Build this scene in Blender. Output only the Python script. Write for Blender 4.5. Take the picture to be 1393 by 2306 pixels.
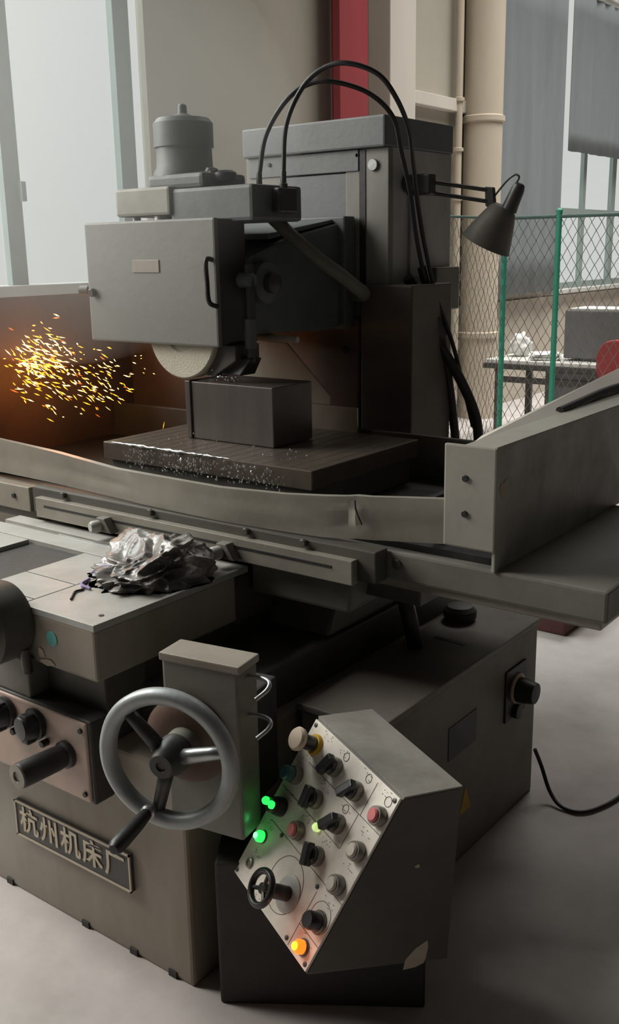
import bpy, bmesh, math, random
from mathutils import Vector, Matrix, noise

# ------------------------------------------------------------------ clear
for o in list(bpy.data.objects):
    bpy.data.objects.remove(o, do_unlink=True)
SC = bpy.context.scene
COL = SC.collection
R = math.radians

# ------------------------------------------------------------------ camera
YAW, PITCH, ROLL = 0.65183903, 0.25502433, -0.01815038
CAMLOC = Vector((1.2925, -1.2627, 1.5))
fwd = Vector((-math.sin(YAW) * math.cos(PITCH), math.cos(YAW) * math.cos(PITCH), -math.sin(PITCH)))
rt = fwd.cross(Vector((0, 0, 1))).normalized()
up = rt.cross(fwd)
r2 = rt * math.cos(ROLL) + up * math.sin(ROLL)
u2 = -rt * math.sin(ROLL) + up * math.cos(ROLL)
cd = bpy.data.cameras.new('camera')
cam = bpy.data.objects.new('camera', cd)
COL.objects.link(cam)
cam.matrix_world = Matrix(((r2.x, u2.x, -fwd.x, CAMLOC.x), (r2.y, u2.y, -fwd.y, CAMLOC.y),
                           (r2.z, u2.z, -fwd.z, CAMLOC.z), (0, 0, 0, 1)))
cd.sensor_fit = 'VERTICAL'
cd.sensor_height = 24.0
cd.lens = 24.0 * 2249.0 / 2306.0
cd.clip_start = 0.02
SC.camera = cam

# ------------------------------------------------------------------ world (flat overcast sky outside the windows)
wd = bpy.data.worlds.new('overcast')
SC.world = wd
wd.use_nodes = True
bg = wd.node_tree.nodes['Background']
bg.inputs[0].default_value = (0.985, 1.0, 0.98, 1)
bg.inputs[1].default_value = 0.68

# ------------------------------------------------------------------ area lamps: daylight of the left windows, and an added overhead fill
def area(name, loc, target, sx, sy, power, col):
    l = bpy.data.lights.new(name, 'AREA')
    l.shape = 'RECTANGLE'
    l.size, l.size_y = sx, sy
    l.energy = power
    l.color = col
    o = bpy.data.objects.new(name, l)
    COL.objects.link(o)
    o.location = loc
    o.rotation_euler = (Vector(target) - Vector(loc)).to_track_quat('-Z', 'Y').to_euler()
    return o
area('daylight_near_window', (-3.30, -0.75, 2.85), (-0.5, -0.35, 0.3), 1.6, 2.6, 215, (1.0, 0.95, 0.90))
area('sky_above_left_window', (-5.2, 1.2, 5.6), (-1.2, 0.4, 1.6), 4.5, 2.6, 330, (0.93, 1.0, 0.97))
area('added_overhead_fill', (-1.0, 8.0, 5.9), (-1.0, 8.0, 0), 2.6, 7.0, 300, (1.0, 0.97, 0.92)).data.spread = R(105)  # fill lamp added out of view to brighten the back of the room

vs = SC.view_settings
vs.view_transform = 'Standard'
vs.look = 'None'
vs.exposure = 0.0
vs.gamma = 1.0
vs.use_curve_mapping = False

# ------------------------------------------------------------------ materials
def nodemat(name):
    m = bpy.data.materials.new(name)
    m.use_nodes = True
    nt = m.node_tree
    return m, nt, nt.nodes['Principled BSDF']

def paint(name, col, rough=0.5, dirt=(0.05, 0.045, 0.04), amount=0.35, scale=6.0, metal=0.0, bump=0.05, stretch=(1, 1, 1), fine=60.0):
    m, nt, b = nodemat(name)
    N, L = nt.nodes, nt.links
    tc = N.new('ShaderNodeTexCoord')
    mp = N.new('ShaderNodeMapping')
    mp.inputs['Scale'].default_value = stretch
    L.new(tc.outputs['Object'], mp.inputs[0])
    n1 = N.new('ShaderNodeTexNoise')
    n1.inputs['Scale'].default_value = scale
    n1.inputs['Detail'].default_value = 6
    n1.inputs['Roughness'].default_value = 0.65
    L.new(mp.outputs[0], n1.inputs[0])
    rp = N.new('ShaderNodeValToRGB')
    rp.color_ramp.elements[0].position = 0.38
    rp.color_ramp.elements[1].position = 0.72
    L.new(n1.outputs[0], rp.inputs[0])
    n2 = N.new('ShaderNodeTexNoise')
    n2.inputs['Scale'].default_value = fine
    n2.inputs['Detail'].default_value = 4
    L.new(mp.outputs[0], n2.inputs[0])
    ml = N.new('ShaderNodeMath')
    ml.operation = 'MULTIPLY'
    ml.inputs[1].default_value = amount
    L.new(rp.outputs[0], ml.inputs[0])
    mx = N.new('ShaderNodeMix')
    mx.data_type = 'RGBA'
    mx.inputs['A'].default_value = (*col, 1)
    mx.inputs['B'].default_value = (*dirt, 1)
    L.new(ml.outputs[0], mx.inputs['Factor'])
    L.new(mx.outputs['Result'], b.inputs['Base Color'])
    rr = N.new('ShaderNodeMapRange')
    rr.inputs['To Min'].default_value = max(0.05, rough - 0.12)
    rr.inputs['To Max'].default_value = min(1.0, rough + 0.18)
    L.new(n1.outputs[0], rr.inputs[0])
    L.new(rr.outputs[0], b.inputs['Roughness'])
    b.inputs['Metallic'].default_value = metal
    bp = N.new('ShaderNodeBump')
    bp.inputs['Strength'].default_value = bump
    bp.inputs['Distance'].default_value = 0.01
    L.new(n2.outputs[0], bp.inputs['Height'])
    L.new(bp.outputs[0], b.inputs['Normal'])
    return m

def plain(name, col, rough=0.5, metal=0.0, emit=None, strength=0.0):
    m = paint(name, col, rough, tuple(c * 0.5 for c in col), 0.25, 12.0, metal, 0.02)
    if emit:
        b = m.node_tree.nodes['Principled BSDF']
        b.inputs['Emission Color'].default_value = (*emit, 1)
        b.inputs['Emission Strength'].default_value = strength
    return m

M = {}
M['plaster'] = paint('wall_plaster', (0.43, 0.40, 0.335), 0.9, (0.32, 0.295, 0.245), 0.5, 0.8, bump=0.1, fine=30)
M['tan'] = paint('lower_wall_paint', (0.50, 0.45, 0.38), 0.85, (0.36, 0.32, 0.27), 0.5, 1.2, bump=0.1)
M['white_paint'] = paint('pillar_paint', (0.62, 0.58, 0.52), 0.8, (0.45, 0.41, 0.36), 0.4, 1.0, stretch=(1, 1, .3))
M['cream'] = paint('cream_pipe_paint', (0.56, 0.49, 0.39), 0.6, (0.40, 0.34, 0.27), 0.5, 2.0, stretch=(1, 1, .3))
M['red_paint'] = paint('red_column_paint', (0.34, 0.045, 0.055), 0.6, (0.20, 0.03, 0.035), 0.5, 2.0, stretch=(1, 1, .3))
M['window_metal'] = paint('window_frame_metal', (0.30, 0.37, 0.35), 0.45, (0.2, 0.25, 0.24), 0.4, 5.0, metal=0.2)
M['sill'] = paint('sill_paint', (0.55, 0.55, 0.52), 0.6, (0.35, 0.34, 0.32), 0.5, 4.0)
M['floor'] = paint('concrete_floor', (0.60, 0.56, 0.54), 0.62, (0.30, 0.27, 0.25), 0.75, 1.7, bump=0.06, fine=40)
M['ceiling'] = paint('ceiling_sheet', (0.22, 0.215, 0.21), 0.9, (0.15, 0.15, 0.15), 0.4, 1.0)
M['darkwall'] = paint('workshop_wall', (0.08, 0.075, 0.07), 0.9, (0.05, 0.05, 0.045), 0.5, 1.0)
M['curtain'] = paint('curtain_cloth', (0.20, 0.225, 0.235), 0.85, (0.14, 0.16, 0.168), 0.6, 3.0, stretch=(1, 1, .15), bump=0.2, fine=90)
M['green'] = paint('green_fence_paint', (0.05, 0.36, 0.24), 0.5, (0.04, 0.22, 0.15), 0.5, 10)
M['railgreen'] = paint('dull_green_rail', (0.06, 0.12, 0.105), 0.5, (0.05, 0.07, 0.065), 0.5, 10)
M['wire'] = paint('galvanised_wire', (0.22, 0.22, 0.20), 0.5, (0.12, 0.12, 0.10), 0.5, 10, metal=0.5)
M['grey_green'] = paint('grey_green_paint', (0.30, 0.30, 0.255), 0.5, (0.15, 0.13, 0.10), 0.55, 5)
M['guard'] = paint('wheel_guard_paint', (0.19, 0.195, 0.175), 0.5, (0.15, 0.145, 0.125), 0.6, 4)
M['base'] = paint('base_paint', (0.30, 0.275, 0.23), 0.42, (0.19, 0.14, 0.095), 0.7, 4, stretch=(1, 1, .35))
M['mid'] = paint('mid_grey_paint', (0.18, 0.175, 0.15), 0.5, (0.09, 0.08, 0.065), 0.6, 5)
M['dark'] = paint('dark_oily_paint', (0.085, 0.08, 0.068), 0.45, (0.04, 0.035, 0.03), 0.6, 5)
M['black'] = paint('black_rubber', (0.018, 0.018, 0.018), 0.45, (0.035, 0.032, 0.03), 0.4, 20)
M['blackpaint'] = paint('dark_pedestal_paint', (0.035, 0.031, 0.028), 0.6, (0.02, 0.018, 0.016), 0.6, 6)
M['iron'] = paint('cast_iron', (0.07, 0.07, 0.066), 0.4, (0.04, 0.035, 0.03), 0.5, 9, metal=0.3)
M['head'] = paint('head_paint', (0.13, 0.145, 0.14), 0.5, (0.06, 0.06, 0.055), 0.6, 5)
M['blue_grey'] = paint('blue_grey_sheet', (0.155, 0.165, 0.165), 0.45, (0.10, 0.105, 0.10), 0.5, 5)
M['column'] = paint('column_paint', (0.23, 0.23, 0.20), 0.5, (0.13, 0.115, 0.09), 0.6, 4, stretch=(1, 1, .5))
M['columnside_lifted'] = paint('column_side_lightened', (0.42, 0.42, 0.40), 0.55, (0.08, 0.07, 0.06), 0.6, 4, stretch=(1, 1, .5))  # lighter than the column front, making up for weak light on the side
M['rust'] = paint('rusty_brown_panel', (0.13, 0.072, 0.048), 0.6, (0.06, 0.045, 0.035), 0.7, 5)
M['brownpanel'] = paint('brown_grey_panel', (0.12, 0.10, 0.082), 0.6, (0.07, 0.052, 0.042), 0.7, 5)
M['steel'] = paint('bright_steel', (0.48, 0.50, 0.50), 0.33, (0.20, 0.20, 0.19), 0.6, 12, metal=0.85)
M['rim'] = paint('worn_grey_rim', (0.36, 0.385, 0.385), 0.42, (0.20, 0.21, 0.21), 0.6, 9, metal=0.3)
M['sheet'] = paint('bent_sheet_metal', (0.31, 0.29, 0.245), 0.35, (0.16, 0.14, 0.11), 0.6, 4, metal=0.25)
M['shield'] = paint('splash_shield_paint', (0.36, 0.345, 0.30), 0.4, (0.22, 0.2, 0.17), 0.5, 4)
M['shieldside'] = paint('splash_shield_side', (0.42, 0.41, 0.365), 0.5, (0.10, 0.09, 0.075), 0.7, 4)
M['pale'] = paint('worn_machined_top', (0.42, 0.42, 0.40), 0.42, (0.27, 0.25, 0.21), 0.65, 6, metal=0.1)
M['chuck'] = paint('wet_chuck_steel', (0.15, 0.125, 0.10), 0.28, (0.06, 0.05, 0.04), 0.7, 7, metal=0.4)
M['block'] = paint('ground_block_steel', (0.12, 0.105, 0.095), 0.33, (0.05, 0.043, 0.04), 0.7, 4, metal=0.35, stretch=(3, 1, .5))
M['wheelstone'] = paint('grinding_stone', (0.60, 0.57, 0.47), 0.9, (0.45, 0.40, 0.32), 0.5, 6, bump=0.3, fine=200)
M['panel'] = paint('control_panel_aluminium', (0.84, 0.78, 0.69), 0.42, (0.40, 0.35, 0.29), 0.6, 9)
M['boxtop_lit'] = paint('control_box_lit_top', (0.34, 0.32, 0.285), 0.5, (0.12, 0.108, 0.092), 0.6, 7)  # worn top of the control box, its lit tone put into the colour
M['housing'] = paint('control_housing_shade', (0.085, 0.075, 0.063), 0.55, (0.05, 0.043, 0.037), 0.6, 7)  # same box with the shade of its sides put into the colour
M['pink'] = paint('bare_primer_plate', (0.52, 0.37, 0.31), 0.5, (0.36, 0.32, 0.25), 0.8, 9)
M['tank'] = paint('tank_paint', (0.21, 0.19, 0.165), 0.5, (0.13, 0.112, 0.095), 0.6, 4)
M['chip'] = plain('bare_paint_chip', (0.46, 0.39, 0.31), 0.7)
M['plate_black'] = plain('nameplate_black', (0.05, 0.048, 0.045), 0.4)
M['plate_cream'] = plain('nameplate_cream', (0.60, 0.52, 0.40), 0.5)
M['ink'] = plain('panel_ink', (0.12, 0.11, 0.10), 0.6)
M['knobblack'] = plain('knob_plastic', (0.022, 0.022, 0.022), 0.3)
M['bezel'] = plain('bezel_metal', (0.22, 0.205, 0.18), 0.35, 0.5)
M['red_btn'] = plain('red_button', (0.62, 0.16, 0.16), 0.45)
M['white_btn'] = plain('ivory_button', (0.52, 0.48, 0.40), 0.45)
M['estop'] = plain('faded_mushroom', (0.68, 0.55, 0.42), 0.5)
M['teal_btn'] = plain('teal_button', (0.03, 0.12, 0.12), 0.3)
M['green_on'] = plain('green_lamp', (0.02, 0.4, 0.08), 0.3, emit=(0.03, 1.0, 0.12), strength=1.3)
M['green_hot'] = plain('green_lamp_core', (0.3, 0.6, 0.4), 0.3, emit=(0.35, 1.0, 0.55), strength=1.3)
M['yellow_on'] = plain('pale_yellow_lamp', (0.6, 0.7, 0.3), 0.3, emit=(0.75, 1.0, 0.35), strength=0.7)
M['orange_on'] = plain('orange_lamp', (0.8, 0.2, 0.02), 0.3, emit=(1.0, 0.16, 0.01), strength=1.8)
M['orange_hot'] = plain('orange_lamp_core', (0.9, 0.6, 0.02), 0.3, emit=(1.0, 0.68, 0.03), strength=1.6)
M['teal_sticker'] = plain('teal_sticker', (0.12, 0.42, 0.40), 0.5)
M['yellow'] = plain('yellow_warning', (0.55, 0.33, 0.02), 0.5)
M['hose'] = paint('grey_coolant_hose', (0.16, 0.155, 0.12), 0.6, (0.08, 0.075, 0.06), 0.5, 10)
M['bench_white'] = plain('white_laminate', (0.66, 0.66, 0.63), 0.5)
M['greybox'] = plain('dark_grey_box', (0.15, 0.155, 0.155), 0.6)
M['redbag'] = plain('red_cloth', (0.38, 0.07, 0.07), 0.8)
M['paper'] = plain('white_paper', (0.75, 0.75, 0.72), 0.7)
M['pinkbox'] = plain('pink_plastic', (0.75, 0.38, 0.35), 0.5)
M['darkred'] = plain('dark_red_plastic', (0.10, 0.03, 0.03), 0.5)
M['bag'] = paint('crumpled_plastic', (0.30, 0.28, 0.26), 0.24, (0.025, 0.022, 0.022), 1.0, 7, bump=0.25, fine=25)
M['purple'] = plain('purple_trim', (0.30, 0.22, 0.48), 0.5)

def glow(name, col, s):
    m, nt, b = nodemat(name)
    b.inputs['Base Color'].default_value = (*col, 1)
    b.inputs['Emission Color'].default_value = (*col, 1)
    b.inputs['Emission Strength'].default_value = s
    return m
M['spark_hot'] = glow('spark_hot', (1.0, 0.72, 0.32), 2.6)
M['spark_yellow'] = glow('spark_yellow', (1.0, 0.48, 0.03), 2.0)
M['spark_red'] = glow('spark_red', (1.0, 0.22, 0.03), 0.9)
m, nt, b = nodemat('coolant')
b.inputs['Base Color'].default_value = (0.9, 0.92, 0.92, 1)  # near white: highlights of the drops put into the base colour
b.inputs['Roughness'].default_value = 0.05
b.inputs['Metallic'].default_value = 0.15
M['coolant'] = m
M['coolant_glint'] = plain('coolant_edge_glint', (0.95, 0.96, 0.95), 0.18, 0.7)  # pale metal that gives the wet chuck edge its painted glint
# window glass: lets the sky through
m = bpy.data.materials.new('window_glass')
m.use_nodes = True
nt = m.node_tree
nt.nodes.clear()
o_ = nt.nodes.new('ShaderNodeOutputMaterial')
tr = nt.nodes.new('ShaderNodeBsdfTransparent')
tr.inputs[0].default_value = (0.97, 0.98, 0.97, 1)
gl = nt.nodes.new('ShaderNodeBsdfGlossy')
gl.inputs['Roughness'].default_value = 0.1
ms = nt.nodes.new('ShaderNodeMixShader')
ms.inputs[0].default_value = 0.04
nt.links.new(tr.outputs[0], ms.inputs[1])
nt.links.new(gl.outputs[0], ms.inputs[2])
nt.links.new(ms.outputs[0], o_.inputs[0])
M['glass'] = m

# ------------------------------------------------------------------ helpers
WL = {}          # world location of every built object

def link(name, me, mat, parent, centre=True, smooth=False):
    if centre and len(me.vertices):
        xs = [v.co for v in me.vertices]
        c = Vector(((min(v.x for v in xs) + max(v.x for v in xs)) / 2, (min(v.y for v in xs) + max(v.y for v in xs)) / 2,
                    (min(v.z for v in xs) + max(v.z for v in xs)) / 2))
        me.transform(Matrix.Translation(-c))
    else:
        c = Vector((0, 0, 0))
    mats = mat if isinstance(mat, (list, tuple)) else [mat]
    for k in mats:
        me.materials.append(M[k])
    if smooth:
        for p in me.polygons:
            p.use_smooth = True
    o = bpy.data.objects.new(name, me)
    COL.objects.link(o)
    o.location = c
    WL[o] = c
    if parent:
        o.parent = parent
        o.matrix_parent_inverse = Matrix.Translation(-WL[parent])
    return o

def from_bm(name, bm, mat, parent=None, smooth=False, sharp=None):
    bmesh.ops.recalc_face_normals(bm, faces=bm.faces)
    me = bpy.data.meshes.new(name)
    bm.to_mesh(me)
    bm.free()
    o = link(name, me, mat, parent, smooth=smooth)
    if smooth and sharp is not None:
        me.set_sharp_from_angle(angle=R(sharp))
    return o

def bevel(bm, off, seg=2):
    if off > 0:
        bmesh.ops.bevel(bm, geom=bm.edges[:], offset=off, segments=seg, profile=0.6, affect='EDGES', clamp_overlap=True)

def bm_box(bm, x0, x1, y0, y1, z0, z1, T=None):
    vs_ = [bm.verts.new((x, y, z)) for x in (x0, x1) for y in (y0, y1) for z in (z0, z1)]
    for f in ((0, 1, 3, 2), (4, 6, 7, 5), (0, 4, 5, 1), (2, 3, 7, 6), (0, 2, 6, 4), (1, 5, 7, 3)):
        bm.faces.new([vs_[i] for i in f])
    if T:
        for v in vs_:
            v.co = T @ v.co
    return vs_

def box(name, x0, x1, y0, y1, z0, z1, mat, parent=None, bev=0.004, T=None, seg=2):
    bm = bmesh.new()
    bm_box(bm, x0, x1, y0, y1, z0, z1, T)
    bmesh.ops.recalc_face_normals(bm, faces=bm.faces)
    bevel(bm, bev, seg)
    return from_bm(name, bm, mat, parent)

def boxes(name, lst, mat, parent=None, bev=0.003):
    bm = bmesh.new()
    for a in lst:
        b2 = bmesh.new()
        bm_box(b2, *a)
        bmesh.ops.recalc_face_normals(b2, faces=b2.faces)
        bevel(b2, bev)
        tmp = bpy.data.meshes.new('tmp')
        b2.to_mesh(tmp)
        b2.free()
        bm.from_mesh(tmp)
        bpy.data.meshes.remove(tmp)
    return from_bm(name, bm, mat, parent)

def hexa(name, pts, mat, parent=None, bev=0.004):
    """eight corners: bottom 4 (loop), top 4 (same loop)"""
    bm = bmesh.new()
    v = [bm.verts.new(p) for p in pts]
    for f in ((0, 3, 2, 1), (4, 5, 6, 7), (0, 1, 5, 4), (1, 2, 6, 5), (2, 3, 7, 6), (3, 0, 4, 7)):
        bm.faces.new([v[i] for i in f])
    bmesh.ops.recalc_face_normals(bm, faces=bm.faces)
    bevel(bm, bev)
    return from_bm(name, bm, mat, parent)

def prism(name, poly, a, b, axis, mat, parent=None, bev=0.003, T=None):
    """poly: 2D outline in the plane across axis; extruded from a to b along axis"""
    bm = bmesh.new()
    def p3(q, h):
        if axis == 'x':
            return Vector((h, q[0], q[1]))
        if axis == 'y':
            return Vector((q[0], h, q[1]))
        return Vector((q[0], q[1], h))
    A = [bm.verts.new(p3(q, a)) for q in poly]
    B = [bm.verts.new(p3(q, b)) for q in poly]
    n = len(poly)
    bm.faces.new(A)
    bm.faces.new(B[::-1])
    for i in range(n):
        bm.faces.new((A[i], A[(i + 1) % n], B[(i + 1) % n], B[i]))
    if T:
        for v in bm.verts:
            v.co = T @ v.co
    bmesh.ops.recalc_face_normals(bm, faces=bm.faces)
    bevel(bm, bev)
    return from_bm(name, bm, mat, parent)

def frame_of(axis):
    w = Vector(axis).normalized()
    a = Vector((0, 0, 1)) if abs(w.z) < 0.9 else Vector((1, 0, 0))
    u = a.cross(w).normalized()
    return u, w.cross(u), w

def bm_lathe(bm, prof, org, axis, seg=32, cap=True):
    u, v, w = frame_of(axis)
    org = Vector(org)
    rings = []
    for r, h in prof:
        if r < 1e-6:
            rings.append([bm.verts.new(org + w * h)])
        else:
            rings.append([bm.verts.new(org + w * h + (u * math.cos(t) + v * math.sin(t)) * r)
                          for t in [2 * math.pi * i / seg for i in range(seg)]])
    for A, B in zip(rings, rings[1:]):
        if len(A) == 1 and len(B) == 1:
            continue
        for i in range(seg):
            j = (i + 1) % seg
            if len(A) == 1:
                bm.faces.new((A[0], B[j], B[i]))
            elif len(B) == 1:
                bm.faces.new((A[i], A[j], B[0]))
            else:
                bm.faces.new((A[i], A[j], B[j], B[i]))
    if cap:
        if len(rings[0]) > 1:
            bm.faces.new(rings[0][::-1])
        if len(rings[-1]) > 1:
            bm.faces.new(rings[-1])

def lathe(name, prof, org, axis, mat, parent=None, seg=32, cap=True):
    bm = bmesh.new()
    bm_lathe(bm, prof, org, axis, seg, cap)
    return from_bm(name, bm, mat, parent, smooth=True, sharp=35)

def cyl(name, p0, p1, r, mat, parent=None, seg=24, ch=0.15):
    p0, p1 = Vector(p0), Vector(p1)
    h = (p1 - p0).length
    c = min(r, h) * ch
    return lathe(name, [(r - c, 0), (r, c), (r, h - c), (r - c, h)], p0, p1 - p0, mat, parent, seg)

def spline(pts, n=10):
    P = [Vector(p) for p in pts]
    P = [P[0] * 2 - P[1]] + P + [P[-1] * 2 - P[-2]]
    out = []
    for i in range(1, len(P) - 2):
        a, b, c, d = P[i - 1:i + 3]
        for k in range(n):
            t = k / n
            out.append(0.5 * ((2 * b) + (c - a) * t + (2 * a - 5 * b + 4 * c - d) * t * t + (3 * b - a - 3 * c + d) * t ** 3))
    out.append(P[-2])
    return out

def bm_tube(bm, pts, r, seg=10):
    pts = [Vector(p) for p in pts]
    t0 = (pts[1] - pts[0]).normalized()
    u, v, w = frame_of(t0)
    rings = []
    for i, p in enumerate(pts):
        t = (pts[min(i + 1, len(pts) - 1)] - pts[max(i - 1, 0)]).normalized()
        u = (u - t * u.dot(t)).normalized()
        v = t.cross(u)
        rad = r(i / (len(pts) - 1)) if callable(r) else r
        rings.append([bm.verts.new(p + (u * math.cos(a) + v * math.sin(a)) * rad) for a in [2 * math.pi * k / seg for k in range(seg)]])
    for A, B in zip(rings, rings[1:]):
        for k in range(seg):
            bm.faces.new((A[k], A[(k + 1) % seg], B[(k + 1) % seg], B[k]))
    bm.faces.new(rings[0][::-1])
    bm.faces.new(rings[-1])

def tube(name, pts, r, mat, parent=None, seg=10, n=10, curve=True):
    bm = bmesh.new()
    bm_tube(bm, spline(pts, n) if curve else pts, r, seg)
    return from_bm(name, bm, mat, parent, smooth=True, sharp=50)

def torus(name, c, axis, Rm, prof, mat, parent=None, seg=64):
    """ring: prof is a closed list of (dr, dh)"""
    u, v, w = frame_of(axis)
    c = Vector(c)
    bm = bmesh.new()
    rings = []
    for i in range(seg):
        a = 2 * math.pi * i / seg
        d = u * math.cos(a) + v * math.sin(a)
        rings.append([bm.verts.new(c + d * (Rm + dr) + w * dh) for dr, dh in prof])
    n = len(prof)
    for i in range(seg):
        A, B = rings[i], rings[(i + 1) % seg]
        for k in range(n):
            bm.faces.new((A[k], A[(k + 1) % n], B[(k + 1) % n], B[k]))
    return from_bm(name, bm, mat, parent, smooth=True, sharp=60)

def circ(r, n=10, sx=1.0):
    return [(r * math.cos(2 * math.pi * i / n) * sx, r * math.sin(2 * math.pi * i / n)) for i in range(n)]

def text_obj(name, s, size, T, mat, parent, extrude=0.0015, bold=0.0):
    cu = bpy.data.curves.new('t', 'FONT')
    cu.body = s
    cu.size = size
    cu.extrude = extrude
    cu.offset = bold
    cu.align_x = 'CENTER'
    cu.align_y = 'CENTER'
    to = bpy.data.objects.new('t', cu)
    COL.objects.link(to)
    dg = bpy.context.evaluated_depsgraph_get()
    me = bpy.data.meshes.new_from_object(to.evaluated_get(dg))
    bpy.data.objects.remove(to, do_unlink=True)
    bpy.data.curves.remove(cu)
    me.materials.clear()
    me.transform(T)
    return link(name, me, mat, parent)

def tag(o, label, cat=None, group=None, kind=None):
    o['label'] = label
    if cat:
        o['category'] = cat
    if group:
        o['group'] = group
    if kind:
        o['kind'] = kind
    return o

def struct(o, label=None):
    o['kind'] = 'structure'
    if label:
        o['label'] = label
    return o

def thing(name, label, cat, loc, group=None):
    o = bpy.data.objects.new(name, None)
    COL.objects.link(o)
    o.location = loc
    o.empty_display_size = 0.1
    WL[o] = Vector(loc)
    return tag(o, label, cat, group)

def lab(o, s):
    o['label'] = s
    return o

# ================================================================== THE ROOM
WX = -3.2
struct(box('floor', -3.6, 7.0, -7.0, 13.2, -0.12, 0.0, 'floor', bev=0), 'pale worn concrete workshop floor')
struct(box('ceiling', -3.6, 7.0, -7.0, 13.2, 6.0, 6.1, 'ceiling', bev=0), 'sheet roof lining of the workshop')
struct(box('wall_right', 7.0, 7.2, -7.0, 13.2, 0, 6.0, 'darkwall', bev=0), 'dark far side wall of the workshop')
struct(box('wall_front', -3.4, 7.0, -7.2, -7.0, 0, 6.0, 'darkwall', bev=0), 'dark end wall behind the viewer')
struct(box('wall_back', -3.4, 7.0, 13.0, 13.2, 0, 6.0, 'plaster', bev=0), 'pale end wall of the workshop')
# left wall with two window openings (window_1: y -1.7..3.145, z 1.355..4.6 ; window_2: y 8.75..11.9, z 1.12..4.0)
wl = []
wl.append((WX - 0.06, WX, -7.0, -1.7, 0, 6.0))
wl.append((WX - 0.06, WX, -1.7, 3.145, 0, 1.30))
wl.append((WX - 0.06, WX, -1.7, 3.145, 4.6, 6.0))
wl.append((WX - 0.06, WX, 3.145, 8.75, 0, 6.0))
wl.append((WX - 0.06, WX, 8.75, 11.9, 0, 1.06))
wl.append((WX - 0.06, WX, 8.75, 11.9, 4.0, 6.0))
wl.append((WX - 0.06, WX, 11.9, 13.0, 0, 6.0))
wall = struct(boxes('wall_left', wl, 'plaster', bev=0), 'grey plaster wall with tall windows')
dado = box('lower_wall_panel', WX, WX + 0.02, 6.9, 13.0, 0, 1.0, 'tan', wall, bev=0)
lab(dado, 'pale tan lower part of the wall behind the fence')
# windows
w1 = struct(box('window_1', WX - 0.12, WX + 0.06, -1.75, 3.20, 1.30, 1.355, 'sill', bev=0.006), 'large bright left window with grey sill')
lab(w1, 'large bright left window with pale sill')
for y0, y1, xa, xb in ((2.095, 2.20, -0.05, -0.005), (2.91, 3.01, -0.05, 0.0), (3.015, 3.06, -0.055, -0.03), (0.9, 0.98, -0.05, -0.005), (-0.4, -0.3, -0.05, -0.005), (-1.7, -1.6, -0.05, -0.005)):
    box('window_mullion', WX + xa, WX + xb, y0, y1, 1.355, 4.6, 'window_metal', w1)
box('window_latch', WX - 0.01, WX + 0.02, 2.185, 2.215, 1.78, 1.88, 'window_metal', w1)
for y0, y1 in ((-1.6, -0.4), (-0.3, 0.9), (0.98, 2.085), (2.20, 2.91), (3.06, 3.145)):
    box('pane', WX - 0.040, WX - 0.034, y0, y1, 1.355, 4.6, 'glass', w1, bev=0)
w2 = struct(box('window_2', WX - 0.12, WX + 0.10, 8.70, 11.95, 1.02, 1.065, 'sill', bev=0.006), 'far window behind the fence below the raised curtain')
for y0, y1 in ((8.75, 8.80), (9.66, 9.74), (10.50, 10.62), (11.3, 11.4), (11.82, 11.9)):
    box('window_mullion', WX - 0.055, WX - 0.01, y0, y1, 1.065, 4.0, 'window_metal', w2)
box('window_transom', WX - 0.055, WX - 0.005, 8.75, 11.9, 1.84, 1.90, 'window_metal', w2)
box('window_bottom_rail', WX - 0.055, WX - 0.005, 8.75, 11.9, 1.065, 1.13, 'window_metal', w2)
for y0, y1 in ((8.80, 9.66), (9.74, 10.50), (10.62, 11.3), (11.4, 11.82)):
    box('pane', WX - 0.040, WX - 0.034, y0, y1, 1.13, 4.0, 'glass', w2, bev=0)
# pillar, red column, girt, pipe
struct(box('trim_1', WX, -3.0, 5.44, 5.80, 0, 6.0, 'white_paint', bev=0.008), 'white square pillar on the wall')
red = struct(prism('trim_2', [(-3.06, 4.80), (-3.0, 4.80), (-3.0, 5.145), (-3.06, 5.145), (-3.06, 5.0), (-3.18, 5.0), (-3.18, 4.95), (-3.06, 4.95)], 0, 6.0, 'z', 'red_paint'), 'red painted steel column beside the white pillar')
struct(box('trim_3', WX, -3.12, 5.80, 6.95, 2.62, 2.72, 'white_paint', bev=0.006), 'white horizontal beam between pillar and cream pipe')
struct(box('trim_4', WX, -3.13, 5.80, 5.90, 0, 6.0, 'white_paint', bev=0.006), 'narrow white jamb at the right side of the pillar')
pipe = thing('drain_pipe', 'cream vertical drain pipe with a joint ring beside the grey curtain', 'pipe', (-3.02, 6.95, 0))
cyl('pipe_body', (-3.02, 6.95, 0), (-3.02, 6.95, 6.0), 0.165, 'cream', pipe, 32, 0.01)
lathe('joint_ring', [(0.165, 0), (0.185, 0.01), (0.185, 0.05), (0.165, 0.06)], (-3.02, 6.95, 2.54), (0, 0, 1), 'cream', pipe)
lathe('joint_ring', [(0.165, 0), (0.185, 0.01), (0.185, 0.05), (0.165, 0.06)], (-3.02, 6.95, 0.72), (0, 0, 1), 'cream', pipe)
con = thing('conduit', 'thin cream conduit running down between the recess and the drain pipe', 'conduit', (-3.12, 6.72, 0))
cyl('conduit_tube', (-3.12, 6.70, 0), (-3.12, 6.70, 6.0), 0.03, 'cream', con, 16, 0.01)
for z in (1.9, 2.3, 2.7):
    lathe('clip', [(0.03, 0), (0.045, 0.005), (0.045, 0.03), (0.03, 0.035)], (-3.12, 6.70, z), (0, 0, 1), 'cream', con)

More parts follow.
